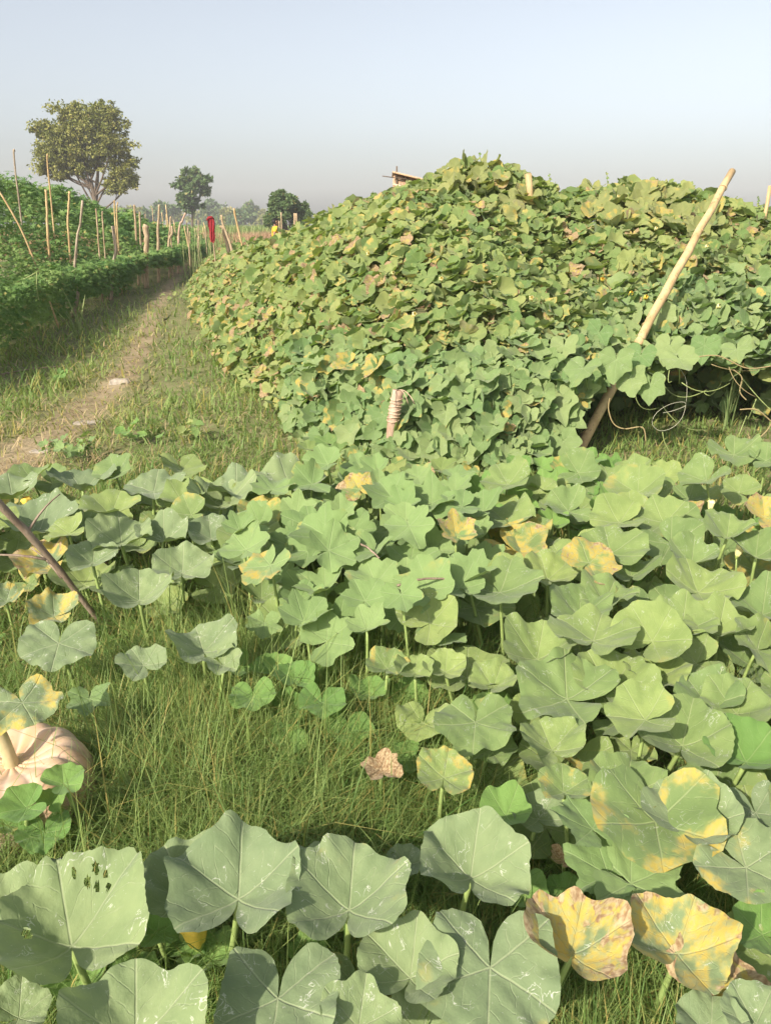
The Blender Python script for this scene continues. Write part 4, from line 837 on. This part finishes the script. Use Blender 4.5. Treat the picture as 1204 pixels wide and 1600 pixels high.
# ---------------------------------------------------------------- stones and weeds by the path
def stone(px, py, w, h, label):
    c = onz(px, py, .02); d = depth(c); L = w / F * d / 2; rng = np.random.default_rng(px)
    root_me = MB(); nu, nv = 22, 12; V = []; q = Wob(px, 2.2); q2 = Wob(px + 1, 2.6)
    for i in range(nv):
        ph = math.pi * i / (nv - 1)
        for j in range(nu):
            th = 2 * math.pi * j / nu; dx, dy, dz = math.sin(ph) * math.cos(th), math.sin(ph) * math.sin(th), math.cos(ph)
            f = 1 + .13 * q(dx * 1.3 + dz, dy * 1.3) + .06 * q2(dy * 2.5, dz * 2.5 + dx); dz = np.clip(dz, -.6, .93)
            V.append((dx * L * f, dy * L * .62 * f, dz * h * f))
    Fq = [(i * nu + j, i * nu + nu + j, i * nu + nu + (j + 1) % nu, i * nu + (j + 1) % nu) for i in range(nv - 1) for j in range(nu)]
    o = add('stone', mesh_np('stone', np.array(V), np.array(Fq), M['stone']), None, (c[0], c[1], h * .35)); o.rotation_euler[2] = rng.uniform(-.3, .3)
    tag(o, label, 'stone', 'stones on the dirt path')
stone(189, 598, 34, .05, 'largest pale rounded stone on the dirt path, farthest of the three')
stone(134, 658, 44, .014, 'flat half-buried pale stone in the middle of the path')
stone(62, 702, 34, .012, 'flat pale stone on the near part of the path at the left')
def weed(px, py, n, spread, size, kind, mat, label, hh=.16):
    c = onz(px, py); root = thing('weed', label, 'weed', (c[0], c[1], 0), 'weeds beside the path'); rng = np.random.default_rng(px)
    for i in range(n):
        p = np.array([c[0] + rng.normal(0, spread), c[1] + rng.normal(0, spread * .8), rng.uniform(.04, hh)]); nn = nrm(np.array([-.3, -.5, 1]) + rng.normal(0, .35, 3))
        put_leaf(shared_leaf(kind, mat, rng, 12, 5, 30), root, p, nn, rng.normal(0, 1, 3), rng.uniform(.7, 1.2) * size, rng.uniform(0, .2)); stalk(root, p, nn, rad=.0025)
weed(118, 718, 16, .10, .085, 'lobed', 'lobed', 'low jagged-leaved weed on the right side of the path')
weed(212, 692, 9, .07, .08, 'round', 'young', 'bright green low weed in the grass right of the path')
weed(100, 603, 5, .05, .07, 'round', 'young', 'tiny yellow-green weed on the left grass bank')
weed(290, 690, 6, .08, .09, 'mound', 'mound', 'low weed with a pale flower between the path and the mound')
weed(300, 470, 26, .35, .12, 'mound', 'mound', 'low creeping vine on the right bank where the path narrows', .2)
weed(330, 430, 40, .6, .13, 'mound', 'mound', 'leafy creeping vine beyond the path bend below the red cloth', .3)
weed(285, 415, 34, .7, .14, 'mound', 'young', 'bright green low bush at the bend of the path', .6)

# ---------------------------------------------------------------- grass
def blades(base, h, w, lean, az, curve, tone, age, levels=4):
    n = len(base); f = np.linspace(0, 1, levels); dx, dy = np.cos(az), np.sin(az); V = []
    for i, q in enumerate(f):
        off = h * (lean * q + curve * q * q); z = h * q * np.sqrt(np.clip(1 - (lean * .6 + curve * .55 * q) ** 2, .06, 1))
        c = base + np.stack([dx * off, dy * off, z], 1); ww = w * (1 - q) ** .6 * .5
        if i < levels - 1: V += [c + np.stack([-dy * ww, dx * ww, 0 * ww], 1), c + np.stack([dy * ww, -dx * ww, 0 * ww], 1)]
        else: V.append(c)
    m = len(V); V = np.stack(V, 1).reshape(-1, 3); Ft = []
    for i in range(levels - 2):
        a = 2 * i; Ft += [(a, a + 1, a + 3), (a, a + 3, a + 2)]
    Ft.append((m - 3, m - 2, m - 1)); Ft = (np.array(Ft)[None] + (np.arange(n) * m)[:, None, None]).reshape(-1, 3)
    return V, Ft, np.repeat(tone, m), np.repeat(age, m)
def grass():
    rng = np.random.default_rng(77); n = 250000
    px = rng.uniform(-260, 1460, n); py = rng.uniform(400, 1900, n); D = FW[None] + ((px - 602) / F)[:, None] * RT + ((800 - py) / F)[:, None] * UP
    D = D[D[:, 2] < -.03]; tt = -CAM_H / D[:, 2]; P = EYE + D * tt[:, None]; x, y = P[:, 0], P[:, 1]; n = len(x)
    pdst = path_d(x, y); d = np.hypot(x, y); patch = Wob(78, 2.0)(x, y); patch2 = Wob(79, 6.0)(x, y)
    dens = np.clip((pdst - .2) * .7 + .3 * patch, np.interp(y, [5, 8], [.4, .7]), 1)
    dens *= np.where((mound_h(x, y) > .25) & ~((x > 1.1) & (y < 7)), .0, 1); dens *= np.where(x < np.interp(y, EY, EX) - .7, .15, 1); dens *= np.where(y > 30, .3, 1)
    dens *= np.clip(.75 + .3 * patch2, .25, 1); dens *= np.where((x > .35) & (y < 4.6), .6, 1)
    k = rng.random(n) < dens; x, y, d, pdst, patch = x[k], y[k], d[k], pdst[k], patch[k]; n = len(x)
    near = np.clip((5 - d) / 3, 0, 1); h = (.09 + .08 * near) * rng.uniform(.45, 1.5, n) * np.clip(.45 + .5 * pdst, .35, 1.15) * (1 + .22 * patch)
    long_ = rng.random(n) < .03; h = np.where(long_, h * 1.6, h); h = np.where(x < np.interp(y, EY, EX) + 1.2, h * 1.25, h)
    w = rng.uniform(.0024, .0058, n) * np.clip(d / 2.1, 1, 5)
    age = np.where(rng.random(n) < .13, rng.uniform(.5, 1, n), rng.uniform(0, .22, n)); age = np.clip(age + .75 * np.clip(1.7 - pdst, 0, 1) * rng.random(n) + .25 * np.clip(patch - .5, 0, 1) * rng.random(n), 0, 1)
    V, Ft, tn, ag = blades(np.stack([x, y, gz(x, y) - .005], 1), h, w, rng.uniform(-.1, .8, n), rng.uniform(0, 2 * np.pi, n), rng.uniform(-.1, 1.25, n), np.clip(rng.random(n) * .8 + .2 * (patch > 0), 0, 1), age)
    o = add('grass', mesh_np('grass', V, Ft, M['grass'], attrs={'rnd': tn, 'age': ag})); tag(o, 'green grass growing over the field and the path banks', 'grass', kind='stuff')
    # straw litter lying on the soil
    n = 40000; px = rng.uniform(-200, 1400, n); py = rng.uniform(430, 1800, n); D = FW[None] + ((px - 602) / F)[:, None] * RT + ((800 - py) / F)[:, None] * UP; tt = -CAM_H / D[:, 2]; P = EYE + D * tt[:, None]
    x, y = P[:, 0], P[:, 1]; k = (rng.random(n) < np.where(path_d(x, y) < 1.6, 1, .4)) & (mound_h(x, y) < .3); x, y = x[k], y[k]; n = len(x); d = np.hypot(x, y)
    V, Ft, tn, ag = blades(np.stack([x, y, gz(x, y) + rng.uniform(.014, .04, n)], 1), rng.uniform(.06, .2, n), rng.uniform(.002, .004, n) * np.clip(d / 3, 1, 4), rng.uniform(.9, 1.0, n), rng.uniform(0, 2 * np.pi, n), rng.uniform(.0, .5, n), rng.random(n), np.zeros(n))
    V[:, 2] = np.minimum(V[:, 2], .07)
    tag(add('straw', mesh_np('straw', V, Ft, M['straw'], attrs={'rnd': tn, 'age': ag})), 'dry straw litter scattered over path and soil', 'straw', kind='stuff')
    # dry pinkish field grass beyond the trellis
    n = 60000; y = rng.uniform(36, 75, n); x = rng.uniform(-.52, .15, n) * y; V, Ft, tn, ag = blades(np.stack([x, y, 0 * x], 1), rng.uniform(.5, 1.15, n) * (1 + .2 * Wob(5, .3)(x, y)), rng.uniform(.03, .06, n), rng.uniform(0, .25, n), rng.uniform(0, 6.3, n), rng.uniform(0, .35, n), rng.random(n), np.zeros(n))
    tag(add('dry_field', mesh_np('dry_field', V, Ft, M['dryfield'], attrs={'rnd': tn, 'age': ag})), 'reddish dry field grass between the far stakes and the tree line', 'dry grass', kind='stuff')
    n = 30000; y = rng.uniform(76, 190, n); x = rng.uniform(-.6, .3, n) * y; V, Ft, tn, ag = blades(np.stack([x, y, 0 * x], 1), rng.uniform(.6, 1.6, n), rng.uniform(.1, .3, n), rng.uniform(0, .25, n), rng.uniform(0, 6.3, n), rng.uniform(0, .35, n), rng.random(n), rng.uniform(0, .5, n))
    tag(add('far_scrub', mesh_np('far_scrub', V, Ft, M['grass'], attrs={'rnd': tn, 'age': ag})), 'hazy green scrub at the foot of the far tree line', 'scrub', kind='stuff')
grass()
def clump(name, label, cat, base, n, hr, wr, mat, seed, spread=.08, lean=(.05, .4), curve=(.05, .5)):
    rng = np.random.default_rng(seed); root = thing(name, label, cat, (base[0], base[1], 0))
    for i in range(n):
        b = np.array([[rng.normal(0, spread), rng.normal(0, spread), 0]])
        V, Ft, tn, ag = blades(b, np.array([rng.uniform(*hr)]), np.array([rng.uniform(*wr)]), np.array([rng.uniform(*lean)]), np.array([rng.uniform(0, 6.3)]), np.array([rng.uniform(*curve)]), np.array([rng.random()]), np.array([rng.uniform(0, .2)]), 8)
        add('blade', mesh_np('blade', V, Ft, M[mat], attrs={'rnd': tn, 'age': ag}), root)
    return root
clump('cane_plant', 'young cane plant with long pale blades beside the crooked stake', 'plant', onz(122, 528), 8, (.35, .8), (.03, .05), 'reed', 3, .05)
clump('sedge_clump', 'upright dark green sedge clump in the dark hollow under the right eave', 'plant', onz(1132, 668), 12, (.3, .55), (.012, .022), 'reed', 4, .03, (0, .18), (0, .2))
clump('tall_grass_tuft', 'tall pale grass tuft standing in the middle of the grass clearing', 'grass tuft', onz(190, 1250), 9, (.22, .45), (.004, .007), 'reed', 5, .03, (.0, .35), (.05, .4))
clump('tall_grass_tuft', 'tall thin grass tuft leaning right below the small round leaves', 'grass tuft', onz(480, 1270), 7, (.2, .38), (.004, .006), 'reed', 6, .03, (.0, .35), (.05, .4))
clump('tall_reeds', 'tall hazy green reeds standing behind the red cloth', 'reeds', aty(345, 372, 24) * [1, 1, 0], 110, (1.0, 2.1), (.02, .035), 'reed', 7, .45, (0, .15), (0, .3))
clump('tall_reeds', 'tall thin reed stalks in front of the red cloth by the path bend', 'reeds', onz(335, 452) , 14, (.8, 1.5), (.012, .02), 'reed', 8, .3, (0, .2), (0, .25))

def clover():
    rng = np.random.default_rng(15); P = []
    for px, py, k, sp in [(215, 1165, 70, .05), (175, 1262, 60, .05), (250, 1312, 90, .06), (330, 1150, 50, .07), (420, 1210, 40, .08), (120, 720, 60, .1), (300, 1260, 50, .08), (560, 1300, 50, .1), (60, 950, 50, .1), (380, 1330, 40, .08)] + [(rng.uniform(-100, 650), rng.uniform(900, 1600), 30, .1) for _ in range(18)]:
        c = onz(px, py); P.append(np.stack([c[0] + rng.normal(0, sp, k), c[1] + rng.normal(0, sp, k), rng.uniform(.03, .12, k)], 1))
    P = np.vstack(P); n = len(P); me = merge_leaves('clover', HIV['round'], P, leaf_frame(nrm(np.array([-.2, -.4, 1]) + rng.normal(0, .4, (n, 3))), rng.normal(0, 1, (n, 3))), rng.uniform(.018, .034, n), rng.random(n), rng.uniform(0, .3, n), M['young'], rng.integers(0, 8, n))
    tag(add('clover', me), 'tiny bright green clover-like ground cover among the grass blades', 'clover', kind='stuff')
clover()

# ---------------------------------------------------------------- trees
def tree(name, label, y, lobes, base_px, mat, leaf, seed, per=70, clumps=26, trunk_r=.25, group=None, squash=.8, trunk_top=None, limbs=True, gap=.0):
    rng = np.random.default_rng(seed); bx = aty(base_px, 350, y)[0]; root = thing(name, label, 'tree', (bx, y, 0), group)
    L = [(aty(a, b, y) + np.array([0, rng.normal(0, r / F * y * .35), 0]), r / F * y) for a, b, r in lobes]
    P, tone = [], []
    for c, r in L:
        for k in range(max(4, int(clumps * (r / (np.mean([q[1] for q in L]))) ** 1.6))):
            u = nrm(rng.normal(0, 1, 3)); cc = c + u * r * (rng.uniform(.3, 1.0) if rng.random() < .8 else rng.uniform(1.0, 1.3)) * np.array([1, 1, squash]); cr = r * rng.uniform(.16, .38)
            q = rng.normal(0, 1, (per, 3)); q = nrm(q) * (rng.random((per, 1)) ** .45) * cr * np.array([1.15, 1.15, .7]); P.append(cc + q); tone.append(np.clip(rng.uniform(.1, .9) + rng.normal(0, .15, per), 0, 1))
    P = np.vstack(P); tone = np.concatenate(tone); n = len(P)
    # leaf sprays: bent four-point leaves
    W = np.array([[0, 0, 0], [.5, .28, .05], [1, 0, -.12], [.5, -.28, .05]]); Ft = np.array([[0, 1, 2], [0, 2, 3]])
    Mx = leaf_frame(nrm(rng.normal(0, 1, (n, 3)) + np.array([0, 0, .6])), rng.normal(0, 1, (n, 3)))
    me = merge_leaves('crown', [(W, Ft, W[:, :2])], P - np.array(root.location), Mx, rng.uniform(.7, 1.3, n) * leaf, tone, np.where(rng.random(n) < .04, .6, 0.0), M[mat], np.zeros(n, int))
    add('crown', me, root)
    b = MB(); tt = trunk_top or .45; zmax = max(c[2] for c, r in L); top = np.array([np.mean([c[0] for c, r in L]), y, zmax * tt]); bs = np.array([bx, y, -.1])
    pts = bez(bs, (bs + top) / 2 + np.array([rng.normal(0, .3) * trunk_r * 4, 0, 0]), top, 9); b.tube(pts - np.array(root.location), np.linspace(trunk_r * 1.3, trunk_r * .7, 9), 8)
    add('trunk', b.mesh('trunk', M['bark']), root)
    if limbs:
        lb = MB()
        for c, r in L:
            j = int(rng.integers(4, 9)); p0 = pts[j]; mid = (p0 + c) / 2 + rng.normal(0, r * .2, 3) - np.array([0, 0, r * .1]); lp = bez(p0, mid, c, 9)
            lb.tube(lp - np.array(root.location), np.linspace(trunk_r * .45, trunk_r * .1, 9), 6)
            for _ in range(4):
                k = int(rng.integers(3, 8)); e = c + nrm(rng.normal(0, 1, 3)) * r * .8; lb.tube(bez(lp[k], (lp[k] + e) / 2 + rng.normal(0, r * .12, 3), e, 6) - np.array(root.location), np.linspace(trunk_r * .16, trunk_r * .04, 6), 5)
        add('limbs', lb.mesh('limbs', M['bark']), root)
    return root
tree('tree', 'big spreading olive-green tree standing alone behind the left canopy', 65, [(118, 196, 34), (88, 212, 28), (152, 196, 34), (180, 222, 26), (68, 205, 16), (108, 232, 32), (88, 252, 26), (158, 236, 16), (188, 248, 16), (128, 262, 18), (72, 262, 13), (165, 178, 18), (115, 174, 14), (190, 272, 24), (178, 290, 16), (205, 285, 14), (150, 258, 10), (100, 275, 14)], 160, 'tree_a', .22, 1, per=44, clumps=40, trunk_r=.2, trunk_top=.5)
tree('tree', 'slender blue-green tree standing alone on the horizon left of centre', 95, [(302, 275, 11), (288, 288, 11), (315, 287, 13), (300, 298, 12), (285, 306, 10), (320, 296, 9), (292, 318, 12), (305, 320, 10), (293, 274, 8)], 297, 'tree_b', .42, 2, per=55, clumps=11, trunk_r=.16, trunk_top=.6)
tree('tree', 'dense dark green rounded bush tree behind the person in yellow', 55, [(436, 314, 14), (452, 318, 15), (430, 328, 14), (450, 335, 18), (468, 328, 13), (475, 340, 14), (432, 342, 14), (440, 304, 8)], 448, 'tree_b', .24, 3, per=75, clumps=16, trunk_r=.12, trunk_top=.35)
rt_ = np.random.default_rng(8)
FT = [(212, 330, 12), (248, 326, 13), (262, 328, 11), (275, 336, 9), (325, 325, 14), (345, 330, 15), (362, 334, 12), (385, 333, 14), (392, 324, 7), (405, 338, 13), (225, 338, 10), (240, 340, 10), (312, 340, 11), (330, 344, 10), (372, 345, 11), (415, 346, 11), (190, 334, 13), (160, 333, 14), (120, 334, 13), (60, 332, 15), (10, 334, 14), (-40, 330, 16), (-110, 334, 14), (520, 336, 14), (560, 338, 13), (610, 335, 14), (1230, 334, 14), (1300, 332, 15)]
for i, (a, b_, r) in enumerate(FT):
    yy = rt_.uniform(170, 260); lob = [(a, b_, r * .8)] + [(a + rt_.normal(0, r * .6), b_ + abs(rt_.normal(3, r * .35)), r * rt_.uniform(.45, .7)) for _ in range(5)]
    tree('tree', 'hazy far tree in the low line of trees along the horizon', yy, lob, a, 'tree_b' if i % 3 else 'tree_a', 1.0, 20 + i, per=26, clumps=9, trunk_r=.25, group='far tree line', limbs=False, trunk_top=.6)

# ---------------------------------------------------------------- reed hut behind the mound
def hut():
    y = 15.0; tl, tr = aty(617, 273, y), aty(662, 284, y); root = thing('reed_hut', 'small reddish reed-mat hut peeking over the left crest of the mound', 'hut', (tl[0], y, 0))
    loc = np.array(root.location); wdt = 1.5; slope = (tr[2] - tl[2]) / (tr[0] - tl[0]); dep = 1.3; rng = np.random.default_rng(3)
    def ztop(x): return tl[2] + slope * (x - tl[0])
    for (yo, nm) in ((0, 'front'), (dep, 'rear')):
        b = MB()
        for x in np.arange(tl[0] + .02, tl[0] + wdt, .028):
            z = ztop(x) + rng.uniform(-.02, .03); b.tube([(x, y + yo + rng.normal(0, .004), 0), (x + rng.normal(0, .012), y + yo, z * .5), (x + rng.normal(0, .01), y + yo, z)], .014, 5)
        b.V = [v - loc for v in b.V]; tag(add('reed_wall', b.mesh('reed_wall', M['mat']), root), kind='stuff')
    b = MB()
    for yy in np.arange(y, y + dep, .028):
        b.tube([(tl[0], yy, 0), (tl[0] + rng.normal(0, .01), yy, tl[2] * .5), (tl[0] + rng.normal(0, .01), yy, tl[2] + rng.uniform(-.02, .02))], .014, 5)
    b.V = [v - loc for v in b.V]; tag(add('reed_wall', b.mesh('reed_wall', M['mat']), root), kind='stuff')
    b = MB()
    for yy in np.arange(y - .1, y + dep + .1, .03): b.tube([(tl[0] - .05, yy, ztop(tl[0] - .05) + .03), (tl[0] + wdt + .1, yy, ztop(tl[0] + wdt + .1) + .03)], .016, 5)
    b.V = [v - loc for v in b.V]; tag(add('reed_roof', b.mesh('reed_roof', M['mat']), root), kind='stuff')
    for zz in (.10, .55, 1.2): add('batten', MB().tube(np.array([(tl[0] - .04, y - .03, ztop(tl[0]) - zz * 1.6), (tl[0] + wdt, y - .03, ztop(tl[0] + wdt) - zz * 1.6)]) - loc, .022, 6).mesh('batten', M['twine']), root)
    for x in (tl[0], tl[0] + wdt):
        for yo in (-.02, dep): add('corner_post', MB().tube(np.array([(x, y + yo, 0), (x + .03, y + yo, ztop(x) + (.14 if x == tl[0] and yo < 0 else .02))]) - loc, [.028, .014], 7).mesh('corner_post', M['bark']), root)
    add('crossbar', MB().tube(np.array([aty(597, 275, y - .05), aty(640, 281, y - .05)]) - loc, [.008, .014], 6).mesh('crossbar', M['bark']), root)
hut()

# ---------------------------------------------------------------- person far off
def person():
    y = 30.0; hp = aty(430, 344, y); root = thing('person', 'person in a yellow shirt with dark hair standing among the far vines', 'person', (hp[0], y, 0))
    def skin(name, pts, edges, rad, mat, sub=2):
        me = bpy.data.meshes.new(name); me.from_pydata([tuple(p) for p in pts], edges, []); o = add(name, me, root); me.materials.append(M[mat])
        o.modifiers.new('Skin', 'SKIN'); sv = me.skin_vertices[0].data if me.skin_vertices else None
        if sv is None:
            bpy.context.view_layer.objects.active = o; bpy.ops.mesh.customdata_skin_add(); sv = me.skin_vertices[0].data
        for i, r in enumerate(rad): sv[i].radius = (r, r) if not isinstance(r, tuple) else r
        sv[0].use_root = True; m = o.modifiers.new('Sub', 'SUBSURF'); m.levels = m.render_levels = sub; me.polygons.foreach_set('use_smooth', [True] * len(me.polygons)); return o
    J = dict(pel=(0, 0, .90), sp=(-.02, 0, 1.10), ch=(-.03, 0, 1.32), nk=(-.01, 0, 1.46), hd=(.03, 0, 1.54), ht=(.03, 0, 1.70), ls=(-.03, .17, 1.38), le=(-.06, .24, 1.12), lw=(.08, .26, .94), lh=(.14, .25, .88),
             rs=(-.03, -.17, 1.38), re=(-.10, -.25, 1.13), rw=(.04, -.28, .92), rh=(.09, -.28, .85), lhp=(0, .10, .86), lk=(.03, .11, .48), la=(-.02, .11, .08), lt=(.14, .12, .04), rhp=(0, -.10, .86), rk=(.02, -.11, .48), ra=(-.02, -.11, .08), rt=(.14, -.12, .04))
    K = list(J); E = [('pel', 'sp'), ('sp', 'ch'), ('ch', 'nk'), ('nk', 'hd'), ('hd', 'ht'), ('ch', 'ls'), ('ls', 'le'), ('le', 'lw'), ('lw', 'lh'), ('ch', 'rs'), ('rs', 're'), ('re', 'rw'), ('rw', 'rh'), ('pel', 'lhp'), ('lhp', 'lk'), ('lk', 'la'), ('la', 'lt'), ('pel', 'rhp'), ('rhp', 'rk'), ('rk', 'ra'), ('ra', 'rt')]
    rad = dict(pel=.13, sp=.12, ch=.13, nk=.055, hd=.085, ht=.075, ls=.06, le=.042, lw=.03, lh=.035, rs=.06, re=.042, rw=.03, rh=.035, lhp=.085, lk=.055, la=.04, lt=.03, rhp=.085, rk=.055, ra=.04, rt=.03)
    idx = {k: i for i, k in enumerate(K)}
    skin('body', [J[k] for k in K], [(idx[a], idx[b]) for a, b in E], [rad[k] for k in K], 'skin')
    k2 = ['pel', 'sp', 'ch', 'ls', 'le', 'rs', 're']; i2 = {k: i for i, k in enumerate(k2)}; P2 = [J[k] for k in k2]; P2[4] = tuple(np.array(J['ls']) * .35 + np.array(J['le']) * .65); P2[6] = tuple(np.array(J['rs']) * .35 + np.array(J['re']) * .65)
    skin('shirt', P2, [(0, 1), (1, 2), (2, 3), (3, 4), (2, 5), (5, 6)], [.155, .15, .155, .082, .066, .082, .066], 'shirt')
    k3 = ['pel', 'lhp', 'lk', 'la', 'rhp', 'rk', 'ra']; skin('trousers', [J[k] for k in k3], [(0, 1), (1, 2), (2, 3), (0, 4), (4, 5), (5, 6)], [.142, .1, .075, .065, .1, .075, .065], 'trouser')
    skin('hair', [(.0, 0, 1.60), (.0, 0, 1.67), (.03, 0, 1.715), (-.035, 0, 1.56)], [(0, 1), (1, 2), (0, 3)], [.094, .096, .075, .075], 'hair')
    for yy in (-.035, .035): add('eye', MB().tube([(.105, yy, 1.60), (.118, yy, 1.60)], .011, 8).mesh('eye', M['hair']), root)
    add('nose', MB().tube([(.10, 0, 1.60), (.128, 0, 1.57), (.11, 0, 1.558)], [.008, .016, .012], 8).mesh('nose', M['skin']), root)
    add('mouth', MB().tube([(.108, -.025, 1.532), (.117, 0, 1.53), (.108, .025, 1.532)], [.005, .008, .005], 6).mesh('mouth', M['red']), root)
    for yy in (-.085, .085): add('ear', MB().tube([(.02, yy, 1.56), (.015, yy * 1.12, 1.59), (.02, yy, 1.62)], [.012, .02, .012], 8).mesh('ear', M['skin']), root)
    root.rotation_euler[2] = R(15)
person()

# ---------------------------------------------------------------- hazy air
def haze():
    b = MB().box((0, 4, 9.2), (445, 445, 10.4)); n = N('haze_air')
    v = n.node('ShaderNodeVolumePrincipled', {'Color': (.97, .98, 1, 1), 'Density': .0011, 'Anisotropy': .0}); n.t.links.new(v.outputs[0], n.out.inputs['Volume'])
    o = add('haze', b.mesh('haze', n.m, smooth=False)); tag(o, 'pale haze in the air over the whole field', 'haze', kind='stuff')
haze()
